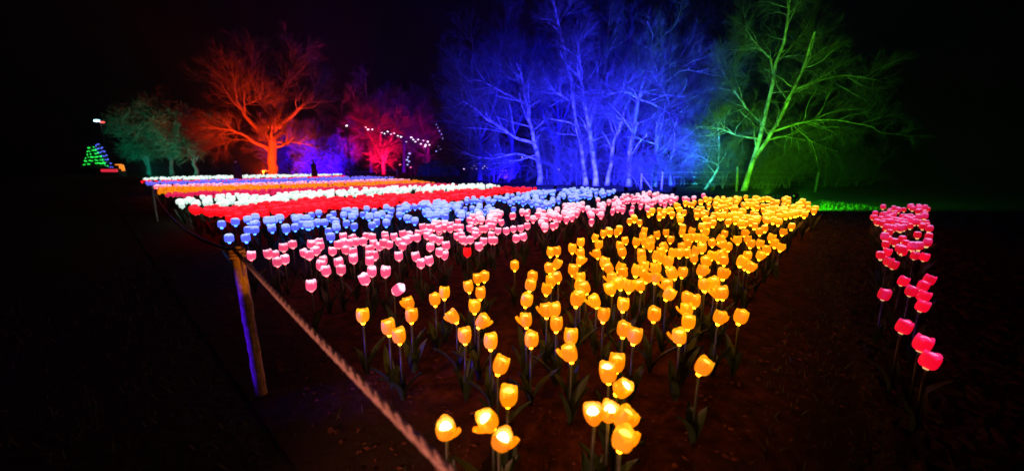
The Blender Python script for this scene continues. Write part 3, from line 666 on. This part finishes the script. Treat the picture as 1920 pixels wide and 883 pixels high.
def floodlight(x, y, target, col, energy, size, label, blend=.6, z=.25, radius=.07):
    """small lamp on the grass: housing, glass and stake; its light sits in front of the glass"""
    d = (Vector(target) - Vector((x, y, z))); t = empty('floodlight', (x, y, 0)); tag(t, label, 'floodlight', 'ground floodlights')
    q = d.to_track_quat('-Z', 'Y'); 
    h = MB(); h.lathe([(.03, .12), (.09, .10), (.11, .0), (.10, -.03), (.085, -.03), (.08, .0)], 14)
    ho = h.build('housing', M['metal'], t); ho.location = (0, 0, z); ho.rotation_mode = 'QUATERNION'; ho.rotation_quaternion = q
    g = MB(); g.lathe([(.08, -.015), (.0005, -.018)], 14)
    gl = g.build('glass', mat('lamp_glass', (.5, .5, .5), .2, emit=col, strength=.4), t); gl.location = (0, 0, z); gl.rotation_mode = 'QUATERNION'; gl.rotation_quaternion = q
    MB().tube([(0, 0, -.1), (0, 0, z-.08)], .02, 8).build('stake', M['metal'], t)
    l = bpy.data.lights.new('floodlight_beam', 'SPOT'); l.color = col; l.energy = energy; l.spot_size = R(size); l.spot_blend = blend; l.shadow_soft_size = radius
    lo = bpy.data.objects.new('floodlight_beam', l); COL.objects.link(lo); lo.parent = t
    lo.location = Vector((0, 0, z)) + d.normalized()*(.10 + radius); lo.rotation_mode = 'QUATERNION'; lo.rotation_quaternion = q
    return t

# red lit oak
YR = 42
tree('bare_tree', 'broad bare tree lit orange red behind the far beds', 'tree',
 [(foot([(511,330),(511,290),(513,250),(515,220)], YR), .46, .36),
  (PX([(513,240),(524,200),(528,165),(552,130),(560,95)], YR, 1.5), .34, .06),
  (PX([(512,262),(490,245),(462,225),(447,200),(438,165),(436,140)], YR, -1.5), .30, .05),
  (PX([(505,282),(480,268),(450,248),(420,240),(385,238)], YR, -2), .22, .04),
  (PX([(514,225),(500,190),(480,170),(470,130),(478,95)], YR, 1.2), .26, .05),
  (PX([(522,240),(545,218),(575,192),(600,150)], YR, -1.2), .22, .05),
  (PX([(517,268),(545,266),(585,272)], YR, 1.0), .12, .03),
  (PX([(497,275),(470,262),(440,262),(400,275)], YR, 2.5), .16, .03),
  (PX([(508,250),(470,215),(430,170),(405,150)], YR, 3.0), .2, .04),
  (PX([(447,200),(465,195),(490,185)], YR, -1.5), .1, .03)],
 [lv(15, .42, 1, .35, .95, 1.8, 4.4, .3, 7, .13, .05, .42, .025), lv(11, .2, 1, .3, .9, 1.0, 2.4, .4, 4, .16, .07, .5, .013), lv(9, .15, 1, .3, .8, .5, 1.15, .3, 3, .15, .07, .6, .0085)])
floodlight(-23.2, 37.0, (-24.8, 42, 4.5), (1, .034, .001), 17000, 112, 'small floodlight on the grass aimed up at the orange red tree')

# blue lit group
L_BIG = [lv(13, .25, 1, .4, 1.1, 1.5, 3.8, .35, 7, .2, .02, .38, .014), lv(11, .15, 1, .3, 1.0, .8, 1.9, .4, 4, .22, .03, .5, .008), lv(10, .2, 1, .3, .9, .35, .95, .3, 3, .2, .05, .6, .006)]
L_TALL = [lv(26, .15, 1, .4, 1.1, 1.2, 3.0, .5, 6, .18, .05, .32, .012), lv(11, .15, 1, .3, .9, .6, 1.5, .4, 4, .2, .06, .5, .008), lv(6, .2, 1, .3, .9, .3, .8, .3, 3, .2, .05, .6, .0055)]
GB = 'bare trees in the blue lit group'
YB = 27.5
tree('bare_tree', 'low spreading blue lit tree with long branches reaching left', 'tree',
 [(foot([(1012,338),(1008,300),(1000,262),(993,215),(985,165),(968,118)], YB+1), .2, .04),
  (PX([(1004,270),(960,255),(915,225),(880,195),(868,190)], YB+1, -2), .09, .02),
  (PX([(994,200),(960,182),(930,165),(900,150),(862,152)], YB+1, 1.5), .08, .02),
  (PX([(1008,300),(965,285),(930,300),(880,292),(850,275)], YB+1, -1.5), .08, .015),
  (PX([(1002,270),(965,262),(940,235),(895,215),(862,172)], YB+1, 2.5), .07, .015),
  (PX([(1006,290),(975,300),(940,306),(885,308)], YB+1, .5), .06, .012),
  (PX([(990,185),(975,140),(960,128)], YB+1, 1), .06, .015)], L_BIG, GB, 'bark_mottled')
tree('bare_tree', 'tall thin pale blue trunk reaching the top edge of the photo', 'tree',
 [(foot([(1100,345),(1092,290),(1078,200),(1066,130),(1056,80),(1042,30),(1034,-20)], YB), .15, .07),
  (PX([(1048,45),(1062,20),(1075,-10)], YB, .6), .05, .02), (PX([(1068,190),(1040,170),(1020,163)], YB, -1), .05, .015)], L_TALL, GB, 'bark_mottled')
tree('bare_tree', 'blue lit double trunked tree right of the tall thin one', 'tree',
 [(foot([(1118,345),(1112,290),(1102,220),(1090,150),(1083,90),(1075,55)], YB-.5), .17, .04),
  (PX([(1105,240),(1120,190),(1135,120),(1140,60),(1146,10)], YB-.5, 2), .11, .03),
  (PX([(1095,170),(1082,130),(1086,75)], YB-.5, -.5), .07, .02)], L_TALL, GB, 'bark_mottled')
tree('bare_tree', 'pale blue tree with bright curved trunk and dense twiggy head', 'tree',
 [(foot([(1180,345),(1180,290),(1186,240),(1197,190),(1202,170)], YB-1), .17, .1),
  (PX([(1197,185),(1215,160),(1228,135),(1260,120),(1300,112)], YB-1, 1.5), .08, .02),
  (PX([(1197,185),(1222,195),(1250,208),(1262,225)], YB-1, -1), .06, .02),
  (PX([(1197,185),(1170,170),(1140,178)], YB-1, -1), .06, .02), (PX([(1200,175),(1212,140),(1225,90),(1250,60)], YB-1, 1), .07, .02)], L_BIG, GB, 'bark_mottled')
tree('bare_tree', 'blue lit tree leaning right from the foot of the curved one', 'tree',
 [(foot([(1138,345),(1146,290),(1160,240),(1175,200),(1190,160),(1215,130)], YB), .14, .06),
  (PX([(1165,225),(1140,205),(1125,200)], YB, -1), .05, .015)], L_BIG, GB, 'bark_mottled')
tree('bare_tree', 'blue lit tree with kinked trunk near the right of the blue group', 'tree',
 [(foot([(1228,350),(1228,290),(1232,240),(1240,215)], YB-1.5), .13, .08),
  (PX([(1240,215),(1256,195),(1240,160),(1236,140)], YB-1.5, .5), .06, .03),
  (PX([(1240,215),(1262,200),(1275,190),(1290,205)], YB-1.5, .5), .04, .015),
  (PX([(1240,160),(1280,130),(1310,135),(1360,145)], YB-1.5, .5), .05, .015)], L_BIG[:], GB, 'bark_mottled')
tree('bare_tree', 'slim dim blue tree rightmost of the blue group', 'tree',
 [(foot([(1259,350),(1259,290),(1266,240),(1275,200),(1268,160)], YB), .1, .04), (PX([(1268,230),(1285,180),(1300,140)], YB, 1), .05, .02)],
 L_TALL, GB, 'bark_mottled')
# dim tall trees filling behind
L_BACK = [lv(22, .15, 1, .4, 1.1, 1.8, 4.2, .4, 6, .15, .06, .4, .03), lv(9, .15, 1, .3, .9, .9, 2.3, .3, 4, .2, .05, .5, .016), lv(8, .15, 1, .3, .9, .5, 1.3, .3, 3, .2, .05, .6, .011)]
for i, (bx, tx, ty, Y, lab) in enumerate([(900, 885, 70, 35, 'dim blue tree at the left edge of the blue group'), (960, 948, 20, 37, 'dim blue tree second from the left in the blue group'),
        (1040, 1050, -60, 36, 'dim blue tree behind the tall thin trunk'), (1110, 1120, -50, 38, 'dim blue tree behind the double trunked one'), (1170, 1185, 10, 34, 'dim blue tree behind the curved bright one'),
        (1235, 1260, 30, 36, 'dim blue tree behind the kinked one'), (1300, 1305, 40, 37, 'dim blue tree between the blue and the green trees')]):
    tree('bare_tree', lab, 'tree', [(foot([(bx, 330), (bx+(tx-bx)*.4+6, 250), (bx+(tx-bx)*.7-6, 160), (tx, ty)], Y), .2, .05),
         (PX([(bx+2, 270), (bx-28, 200), (bx-42, 130)], Y, 1.5), .12, .03), (PX([(bx+2, 260), (bx+30, 190), (bx+40, 110)], Y, -1.5), .12, .03)], L_BACK, 'dim trees behind the blue group')
def shrub(x, Y, h, w, label, n=6, group='bare shrubs under the trees', lvls=None):
    st = []
    X0 = (x-CX)/FPX*Y
    for i in range(n):
        a = random.uniform(0, 6.28); q = random.uniform(.3, 1)
        ex, ey = math.cos(a)*w*q, math.sin(a)*w*.7*q
        st.append(([(X0+ex*.55+random.gauss(0,.1), Y+ey*.55, 0), (X0+ex*.7+random.gauss(0,.45), Y+ey*.7, h*random.uniform(.3,.6)), (X0+ex*1.1, Y+ey*1.1, h*random.uniform(.5, 1.05))], .022, .008))
    return tree('bare_shrub', label, 'shrub', st, lvls or [lv(17, .02, 1, .4, 1.3, .7, 1.7, .3, 5, .25, .04, .5, .009), lv(8, .15, 1, .3, .9, .4, 1.0, .3, 3, .2, .05, .6, .006), lv(4, .15, 1, .3, .9, .25, .6, .3, 3, .2, .05, .6, .005)], group)
for x, Y, h, w, lab in [(1045, 29, 4.2, 1.8, 'tangled blue lit shrub between the low tree and the tall trunk'), (1085, 28, 3.6, 1.5, 'bright blue tangle of shoots at the feet of the tall trunks'),
     (1140, 28.5, 3.2, 1.5, 'blue lit shrub at the foot of the leaning tree'), (940, 31, 3.0, 2.0, 'low blue shrub under the long left branches'), (1215, 25.5, 1.8, 1.2, 'low blue shrub beside the braced fence post'),
     (1290, 27, 2.4, 1.8, 'dim teal shrub between the blue and green trees')]:
    shrub(x, Y, h, w, lab)
BLU = (.019, .021, 1)
floodlight(2.3, 21.5, (3.2, 28.5, 4.5), BLU, 20000, 115, 'blue floodlight before the low spreading tree')
floodlight(5.8, 20.5, (5.4, 28, 5.5), BLU, 24000, 105, 'blue floodlight before the tall thin trunks')
floodlight(8.2, 20.3, (8.0, 27, 4.5), BLU, 20000, 100, 'blue floodlight before the curved bright tree')
floodlight(5.0, 30.5, (5.2, 37, 7.5), (.002, .001, 1), 20000, 140, 'deep blue floodlight behind the shrubs aimed at the back trees')
floodlight(-.5, 30.0, (-1.5, 37, 5.5), (.006, .001, 1), 10000, 130, 'deep blue floodlight at the left of the blue group')

# green lit tree
YG = 22.3
tree('bare_tree', 'leaning forked tree lit bright green from below', 'tree',
 [(foot([(1393,362),(1402,330),(1418,285),(1432,230),(1448,160),(1466,90),(1478,30),(1486,-30)], YG), .13, .04),
  (PX([(1410,305),(1436,270),(1458,230),(1475,200),(1492,165),(1512,110),(1528,60)], YG, -1.5), .10, .04),
  (PX([(1452,150),(1445,110),(1415,80),(1397,55)], YG, .8), .06, .02),
  (PX([(1432,235),(1400,205),(1370,160),(1355,135)], YG, 1.5), .05, .015),
  (PX([(1440,250),(1480,235),(1540,222),(1600,230),(1640,240)], YG, -1.0), .06, .015),
  (PX([(1430,265),(1470,255),(1520,265),(1570,285)], YG, 1.2), .05, .015),
  (PX([(1490,170),(1540,150),(1590,140),(1640,150)], YG, .5), .05, .015),
  (PX([(1425,262),(1385,255),(1345,240),(1310,238)], YG, -.8), .05, .015),
  (PX([(1460,115),(1490,80),(1520,40)], YG, 1.5), .05, .015)],
 [lv(15, .2, 1, .4, 1.2, 1.0, 2.9, .35, 7, .2, .0, .36, .010), lv(11, .15, 1, .3, 1.0, .6, 1.6, .4, 4, .22, .02, .5, .007), lv(10, .2, 1, .3, .9, .3, .8, .3, 3, .2, .03, .6, .005)], None, 'bark_mottled')
tree('bare_tree', 'small teal lit tree with kinked trunk left of the green one', 'tree',
 [(foot([(1318,356),(1335,338),(1346,318),(1350,270),(1343,225)], 23.5), .07, .03), (PX([(1348,310),(1325,300),(1305,290)], 23.5, .6), .03, .01), (PX([(1350,275),(1320,272),(1295,275)], 23.5, -.5), .03, .01)],
 [lv(16, .2, 1, .4, 1.2, .8, 2.0, .3, 6, .2, .02, .5, .008), lv(8, .15, 1, .3, 1, .4, 1.0, .3, 4, .2, .03, .5, .006), lv(6, .15, 1, .3, 1, .25, .6, .3, 3, .2, .03, .6, .0045)], None, 'bark_mottled')
for x, Y, h, w, lab in [(1430, 26, 3.4, 2.2, 'green lit shrub behind the forked tree'), (1500, 27, 3.0, 2.4, 'dim green shrub right of the forked tree'), (1560, 26, 2.6, 2.2, 'dark green shrub behind the single fence post'),
       (1370, 27, 3.4, 2.2, 'green shrub left of the forked tree foot'), (1400, 24.5, 2.2, 1.8, 'low tangled green scrub right behind the foot of the forked tree'), (1460, 24.5, 2.4, 2.0, 'tangled green scrub between the forked tree and the single fence post'), (1345, 24.5, 2.2, 1.6, 'teal green scrub between the two leaning trees'), (1620, 27, 2.4, 2.2, 'darkest green shrub at the far right')]:
    shrub(x, Y, h, w, lab, 6)
floodlight(10.0, 15.6, (12.6, 22.3, 3.8), (.13, 1, .010), 4800, 78, 'green floodlight on the grass before the forked tree', blend=.8)
floodlight(9.2, 13.0, (13.2, 15.6, .1), (.05, 1, .01), 2600, 75, 'low green floodlight skimming the grass at the end of the path', blend=1.0, z=.5)
floodlight(10.2, 20.5, (10.6, 24.5, 3.2), (.02, .5, .7), 1300, 110, 'teal floodlight before the small kinked tree')

# far trees left of the blue group
def far_tree(x, ytop, Y, w, label, group, evergreen=False):
    X0 = (x-CX)/FPX*Y; h = wp(x, ytop, Y)[2]
    st = [([(X0, Y, 0), (X0+.2, Y, h*.4), (X0-.2, Y, h*.8), (X0, Y, h)], .22, .04)]
    for i in range(5):
        a = random.uniform(0, 6.28); st.append(([(X0, Y, h*random.uniform(.15, .4)), (X0+w*.5*math.cos(a), Y+w*.5*math.sin(a), h*.6), (X0+w*.8*math.cos(a), Y+w*.8*math.sin(a), h*.85)], .13, .04))
    return tree('evergreen_tree' if evergreen else 'bare_tree', label, 'tree', st,
       [lv(14, .1, 1, .5, 1.2, w*.3, w*.7, .5, 5, .15, .04, .4, .035), lv(9, .1, 1, .3, 1, .8, 2.0, .3, 4, .2, .03, .5, .022 if not evergreen else .03), lv(7, .1, 1, .3, 1, .4, 1.1, .3, 3, .2, 0, .6, .016 if not evergreen else .03)],
       group, twig='needle' if evergreen else 'twig')
for x, yt, Y, w, lab in [(285, 215, 47, 2.6, 'dull teal evergreen leftmost of the dark row'), (330, 185, 49, 3.2, 'taller teal evergreen behind the left end of the beds'), (375, 215, 48, 3.0, 'dim teal evergreen half behind the red tree')]:
    far_tree(x, yt, Y, w, lab, 'evergreens left of the red tree', True)
for x, yt, Y, w, lab in [(570, 235, 50, 3.2, 'blue violet tree just right of the red tree'), (620, 228, 52, 3.4, 'blue violet tree behind the second person'), (655, 190, 56, 3.4, 'dark violet tree left of the glowing red one'),
       (700, 150, 60, 4.2, 'dim purple tree behind the glowing red one'), (760, 165, 60, 4.0, 'purple tree above the white string lights'), (805, 180, 58, 3.4, 'magenta purple tree next to the blue group')]:
    far_tree(x, yt, Y, w, lab, 'purple and violet far trees')
for x, Y, h, w, lab in [(548, 47, 5.5, 3.0, 'deep blue bush right behind the red tree'), (588, 48, 5.0, 3.0, 'deep blue bush behind the rosy hatted person'), (628, 49, 4.6, 3.0, 'violet blue bush right of the rosy hatted person')]:
    shrub(x, Y, h, w, lab, 9, 'bushes behind the second person', [lv(16, .02, 1, .4, 1.3, 1.2, 2.6, .3, 5, .25, .04, .5, .02), lv(9, .15, 1, .3, 1, .6, 1.4, .3, 3, .2, .03, .6, .018), lv(6, .15, 1, .3, 1, .3, .8, .3, 3, .2, .03, .6, .016)])
far_tree(722, 205, 48, 2.8, 'glowing pinkish red tree behind the white string lights', None)
floodlight(-37.0, 41.0, (-38.5, 48, 4), (.0, .5, .33), 3300, 115, 'teal floodlight before the evergreens')
floodlight(-20.5, 44.0, (-23.5, 51, 3), (.02, .001, 1), 30000, 115, 'violet floodlight behind the second person')
floodlight(-14.9, 44.2, (-15.1, 48, 4), (1, .002, .05), 18000, 105, 'pinkish red floodlight before the glowing tree')
floodlight(-12.5, 51.5, (-13, 59, 6), (.4, .0, .45), 3800, 140, 'magenta floodlight before the purple trees')

# hedge and small lights between the trees
def hedge(x0, x1, h, Y, label):
    X0, X1 = (x0-CX)/FPX*Y, (x1-CX)/FPX*Y; t = empty('clipped_bush', ((X0+X1)/2, Y, 0)); tag(t, label, 'bush')
    n = 5200; c = rng.normal(size=(n, 3)); c /= np.linalg.norm(c, axis=1, keepdims=True); c *= rng.uniform(.6, 1, (n, 1))
    c *= np.array([(X1-X0)/2, 1.2, h]); c[:, 2] = np.abs(c[:, 2]) + .05
    a = rng.normal(size=(n, 3))*.09; b = rng.normal(size=(n, 3))*.09
    V = np.stack([c-a, c-b, c+a, c+b], 1).reshape(-1, 3)
    link('foliage', fast_mesh('foliage', [(V, np.arange(n*4).reshape(-1, 4))], M['needle'], False), t)['kind'] = 'stuff'
    MB().tube([(0, 0, -.1), (0, 0, h*.6)], [.12, .05], 6).build('trunk', M['bark'], t)
hedge(782, 862, 1.55, 46, 'round dark bush silhouetted under the end of the string lights')
M['spark'] = mat('small_white_bulb', (.9, .9, .9), .3, emit=(1, .80, .85), strength=2.6)
M['spark_blue'] = mat('small_blue_bulb', (.9, .9, .9), .3, emit=(.45, .5, 1), strength=1.4)
M['spark_red'] = mat('small_red_bulb', (.9, .9, .9), .3, emit=(1, .12, .1), strength=1.6)
M['spark_green'] = mat('small_green_bulb', (.9, .9, .9), .3, emit=(.02, 1, .08), strength=1.3)
M['spark_deep'] = mat('small_deep_blue_bulb', (.9, .9, .9), .3, emit=(.10, .10, 1), strength=1.3)
M['spark_orange'] = mat('orange_lit_panel', (.9, .5, .2), .3, emit=(1, .20, .01), strength=1.1)
M['spark_cyan'] = mat('cyan_lamp_glass', (.9, .9, .9), .3, emit=(.3, .8, 1), strength=5)
M['strip_red'] = mat('red_light_strip', (.9, .2, .2), .3, emit=(.75, .02, .05), strength=1.0)
def ball(r, m=7): 
    return MB().lathe([(.001, -r), (r*.8, -r*.6), (r, 0), (r*.8, r*.6), (.001, r)], m)
BALL = {k: ball(1.0).mesh('bulb', M[k]) for k in ('spark', 'spark_blue', 'spark_red', 'spark_green', 'spark_deep')}
def lights_on_wire(label, pts, Y, poles=True, kind='spark', r=.065, name='string_lights', jitter=.0):
    root = empty(name, (wp(pts[0][0], pts[0][1], Y)[0], Y, 0)); tag(root, label, 'string lights'); o0 = np.array(root.location)
    W3 = [np.array(wp(x, y, Y)) + np.array([0, random.uniform(-.3, .3)*jitter, 0]) for x, y in pts]
    MB().tube([tuple(w - o0 + np.array([0, 0, r])) for w in W3], .012, 4).build('cable', M['metal'], root)
    for w in W3:
        b = link('bulb', BALL[kind], root, tuple(w-o0)); s = r*random.uniform(.7, 1.3); b.scale = (s*1.5, s, s*.9)
    if poles:
        for w in (W3[0], W3[-1]): MB().tube([(w[0]-o0[0], w[1]-o0[1], -.1), (w[0]-o0[0], w[1]-o0[1], w[2]+.1)], .05, 6).build('pole', M['metal'], root)
    return root
lights_on_wire('sloping string of white lights crossing the glowing red tree', [(650,236),(686,239),(690,243),(698,243),(716,249),(721,251),(727,247),(733,252),(739,250),(746,255),(752,257),(762,266)], 43)
lights_on_wire('lower cluster of white string lights above the dark bush', [(771,258),(775,262),(779,266),(784,262),(789,270),(794,264),(798,272),(802,266),(805,272),(797,275)], 42, kind='spark')
lights_on_wire('short upright string of pale blue lights left of the dark bush', [(768,288),(765,295),(763,300),(767,303),(764,309)], 43, False, 'spark_blue', .075)
lights_on_wire('scattered pale blue lights left of the blue trees', [(818,234),(821,240),(824,246),(828,252),(830,260),(822,275),(826,280),(818,284)], 44, False, 'spark_blue', .045)
lights_on_wire('low row of small white and rosy lights at the ground right of the dark bush', [(870,317),(877,313),(884,316),(889,311),(893,317),(899,314),(905,316),(908,312),(913,315)], 46, False, 'spark', .06)
lights_on_wire('pair of tiny white lights under the low spreading tree', [(962,296),(979,295)], 46, False, 'spark', .06)
lights_on_wire('two tiny white lights between the fence posts', [(1048,318),(1070,311)], 44, False, 'spark', .055)
lights_on_wire('tiny red and white lights at the ground under the string lights', [(750,309),(770,314)], 44, False, 'spark_red', .07)

# fence with wooden posts and wires
ft = empty('wire_fence', (7, 24, 0)); tag(ft, 'pale wooden post and wire fence in front of the blue and green trees', 'fence')
FP = [(975,334,318,0),(989,335,319,0),(1025,337,317,0),(1043,337,317,0),(1072,338,316,.0),(1140,346,320,.0),(1201,356,325,0),(1240,356,322,0),(1381,359,312,-.08),(1528,360,322,.06)]
fp = []
for (x, yb, yt, tl) in FP:
    X, Y, _ = at(x, yb, 0); h = wp(x, yt, Y)[2]; fp.append((X, Y, h))
    MB().tube([(X-7, Y-24, -.15), (X-7+tl*.5, Y-24, h*.5), (X-7+tl, Y-24, h)], [.065, .06, .055], 8).build('post', M['fencewood'], ft)
X, Y, h = fp[6]; MB().tube([(X-7+.05, Y-24, h*.85), (X-7+.65, Y-24-.05, .0)], .04, 6).build('brace', M['fencewood'], ft)
for hh in (.35, .7, .95):
    pts = []
    for (X, Y, h) in fp: pts.append((X-7, Y-24-.07, hh*min(h, 1.1)))
    MB().tube(pts, .004, 4).build('wire', M['wire'], ft)

# lit things at the far left
def light_cone(x, yb, yt, Y, w, kind, label, turns=6, core='needle'):
    X0 = (x-CX)/FPX*Y; zb = wp(x, yb, Y)[2]; zt = wp(x, yt, Y)[2]; root = empty('christmas_tree', (X0, Y, 0)); tag(root, label, 'christmas tree')
    n = 1400; t = rng.random(n); a = rng.random(n)*6.28; r = w*(1-t)*rng.uniform(.5, 1, n)
    c = np.stack([r*np.cos(a), r*np.sin(a), zb+(zt-zb)*t], 1); q1 = rng.normal(size=(n, 3))*.07; q2 = rng.normal(size=(n, 3))*.07
    link('foliage', fast_mesh('foliage', [(np.stack([c-q1, c-q2, c+q1, c+q2], 1).reshape(-1, 3), np.arange(n*4).reshape(-1, 4))], M[core], False), root)['kind'] = 'stuff'
    MB().tube([(0, 0, -.1), (0, 0, zt-.2)], [.1, .02], 6).build('trunk', M['bark'], root)
    b = MB()
    for q in np.sort(rng.random(130)):
        a = q*turns*6.283 + rng.normal()*.12; rr_ = w*1.05*(1-q*.75)*rng.uniform(.85, 1.1); z = zb+(zt-zb)*q + rng.normal()*.03; da = .22
        b.tube([(rr_*math.cos(a), rr_*math.sin(a), z), (rr_*math.cos(a+da), rr_*math.sin(a+da), z-.05)], rng.uniform(.025, .055), 5)
    b.build('light_garland', M[kind], root)['kind'] = 'stuff'
light_cone(190, 312, 275, 48, .95, 'spark_green', 'small tree wound with green light spirals at the far left')
light_cone(203, 314, 270, 50, .85, 'spark_deep', 'small tree wound with blue lights half behind the green one')
kt = empty('market_stall', (wp(215, 320, 46)[0], 46, 0)); tag(kt, 'small stall with orange lit panel and red light strip at the far left', 'stall')
o0 = kt.location
MB().box((-.6, 0, .45), (2.9, .9, .9)).build('counter', M['metal'], kt, False)
P1 = wp(228, 308, 46); P2 = wp(223, 320, 46)
for (x, y, w, h) in ((222,309,12,2),(228,313,9,7),(231,318,6,5)):
    p = wp(x, y, 45.5); MB().box((p[0]-o0[0], -.5, p[2]), (w*.061, .06, h*.061)).build('lit_panel', M['spark_orange'], kt, False)
p = wp(205, 320, 45.5); MB().box((p[0]-o0[0], -.5, p[2]), (30*.061, .08, .30)).build('light_strip', M['strip_red'], kt, False)
mt = empty('lamp_mast', (wp(205, 320, 52)[0], 52, 0)); tag(mt, 'dark mast with a cyan white lamp glaring high at the far left', 'lamp mast')
p = wp(205, 227, 52); MB().tube([(0, 0, -.1), (0, 0, p[2])], [.09, .05], 8).build('pole', M['metal'], mt)
MB().box((0, 0, p[2]+.12), (1.5, .3, .1)).build('housing', M['metal'], mt, False)
b = ball(1.0).build('lamp_glass', M['spark_cyan'], mt); b.location = (-.25, -.2, p[2]); b.scale = (.42, .15, .16)
b = ball(1.0).build('lamp_glass', M['spark_red'], mt); b.location = (.42, -.2, p[2]-.18); b.scale = (.38, .12, .12)

# ------------------------------------------------------------------ people
def person(X, Y, face, label, arms, coat='coat', hat=None, hair=None, phone=False, h=1.72):
    t = empty('person', (X, Y, 0), face); tag(t, label, 'person')
    s = h/1.72
    V = [(0,0,.95),(0,0,1.15),(0,.0,1.38),(0,.0,1.50),(0,-.02,1.60),(0,-.02,1.68)]
    rd = [(.17,.13),(.16,.12),(.19,.12),(.07,.065),(.085,.095),(.07,.08)]
    E = [(0,1),(1,2),(2,3),(3,4),(4,5)]
    def chain(p0, pts, rs):
        prev = p0
        for p, r in zip(pts, rs):
            V.append(p); rd.append((r, r)); E.append((prev, len(V)-1)); prev = len(V)-1
        return prev
    feet = []
    for sx, fy in ((-1, .05), (1, -.05)):
        chain(0, [(sx*.10, 0, .88), (sx*.105, fy*.6-.02, .50), (sx*.11, fy, .09), (sx*.12, fy-.13, .04)], [.10, .065, .05, .042])
    hands = []
    for sx, pts in zip((-1, 1), arms):
        e = chain(2, [(sx*.19, 0, 1.40)] + pts, [.068, .05, .038]); hands.append((V[e], V[e-1], e))
        hx, hy, hz = V[e]; ex, ey, ez = V[e-1]; d = Vector((hx-ex, hy-ey, hz-ez)).normalized(); u = d.cross(Vector((0, 0, 1))).normalized() if abs(d.z) < .95 else Vector((1, 0, 0))
        pal = Vector((hx, hy, hz)) + d*.07; pe = len(V); V.append(tuple(pal)); rd.append((.032, .018)); E.append((e, pe))
        for f in range(4):
            off = u*(f-1.5)*.018; q1 = pal + off + d*.045; q2 = q1 + d*.03 + Vector((0, -.012, -.008))
            chain(pe, [tuple(q1), tuple(q2)], [.009, .008])
        chain(pe, [tuple(pal + u*.04 - d*.02), tuple(pal + u*.05 + d*.02)], [.011, .009])
    me = bpy.data.meshes.new('body'); me.from_pydata(V, E, []); me.materials.append(M[coat]); me.materials.append(M['skin'])
    o = link('body', me, t); sk = o.modifiers.new('skin', 'SKIN'); o.modifiers.new('sub', 'SUBSURF').levels = 1; o.modifiers['sub'].render_levels = 1
    for v, r in zip(me.skin_vertices[0].data, rd): v.radius = r
    me.skin_vertices[0].data[0].use_root = True; sk.use_smooth_shade = True
    # face and head
    hd = MB(); hd.lathe([(.001, 1.475), (.05, 1.49), (.073, 1.53), (.082, 1.59), (.08, 1.65), (.06, 1.70), (.001, 1.725)], 14)
    V2 = np.concatenate(hd.V); V2[:, 1] = V2[:, 1]*1.15 - .03; hd.V = [V2]; head = hd.build('head', M['skin'], t)
    nose = MB().tube([(0, -.115, 1.615), (0, -.142, 1.575), (0, -.118, 1.57)], [.008, .014, .01], 6).build('nose', M['skin'], head)
    for sx in (-1, 1):
        MB().lathe([(.001, -.01), (.012, 0), (.001, .01)], 6, off=(sx*.03, -.115, 1.61)).build('eye', M['hair'], head)
        MB().lathe([(.001, -.03), (.014, 0), (.001, .03)], 6, off=(sx*.085, -.03, 1.59)).build('ear', M['skin'], head)
    MB().box((0, -.118, 1.545), (.04, .008, .008)).build('mouth', M['hat'], head)
    cm = hat or 'hair'
    c = MB(); c.lathe([(.088, 1.63), (.092, 1.66), (.085, 1.71), (.05, 1.75), (.001, 1.76)], 14); V3 = np.concatenate(c.V); V3[:, 1] = V3[:, 1]*1.12 - .02; c.V = [V3]
    c.build('hat' if hat else 'hair', M[cm], t)
    # coat skirt and collar
    k = MB(); k.lathe([(.30, .38), (.31, .40), (.29, .75), (.25, 1.05), (.255, 1.30), (.20, 1.43), (.10, 1.49), (.085, 1.53)], 16); V4 = np.concatenate(k.V); V4[:, 1] *= .72; k.V = [V4]
    k.build('coat', M[coat], t)
    if phone:
        q = Vector(V[hands[0][2]+1]) if False else Vector(hands[0][0]); MB().box((q.x+.02, q.y-.09, q.z+.05), (.075, .01, .15)).build('phone', mat('phone_screen', (.1, .1, .1), .2, emit=(.5, .5, .6), strength=.6), t, False)
    return t
person(-17.3, 25.5, R(-25), 'person in a dark bulky coat standing among the far beds on the left, arms down',
       [[(-.25, .02, 1.12), (-.24, -.08, .90)], [(.25, .02, 1.12), (.24, -.08, .90)]], hair=True)
person(-14.65, 30.0, R(-60), 'person in dark coat and rosy hat, arms raised to the face, below violet trees',
       [[(-.24, -.10, 1.16), (-.10, -.30, 1.46)], [(.24, -.10, 1.16), (.08, -.28, 1.44)]], hat='hat', phone=False)

# a violet blue lamp low beyond the left edge of the photo: it grazes the near post and the stems behind it
floodlight(-4.6, 1.3, (-1.3, 2.44, .48), (.07, .006, 1), 620, 19, 'violet blue floodlight low in the grass left of the near rope post', blend=.5, z=.45, radius=.05)

floodlight(-1.7, -1.2, (-.55, 1.3, 1.06), (1, .30, .22), 230, 52, 'added rosy fill lamp on a tall stake behind the viewer, brightening the rope', blend=.6, z=1.4, radius=.05)  # added fill spot, unseen: lifts the backlit rope out of the dark

floodlight(.35, .85, (-1.75, 2.54, .98), (1, .22, .01), 150, 11, 'added amber fill lamp out of view, standing in for tulip glow on the rope post', blend=.4, z=.3, radius=.03)  # unseen helper spot: boosts the orange the amber tulips cast on the post

# thin night mist lit by the floodlights
hz = MB().box((0, 25, 12.5), (200, 130, 27)).build('haze', [], None, False)
m = bpy.data.materials.new('mist'); m.use_nodes = True; N = m.node_tree.nodes; N.remove(N['Principled BSDF'])
v = N.new('ShaderNodeVolumePrincipled'); v.inputs['Color'].default_value = (.9, .9, .9, 1); v.inputs['Density'].default_value = .0006
m.node_tree.links.new(v.outputs[0], N['Material Output'].inputs['Volume']); hz.data.materials.append(m); hz['kind'] = 'stuff'
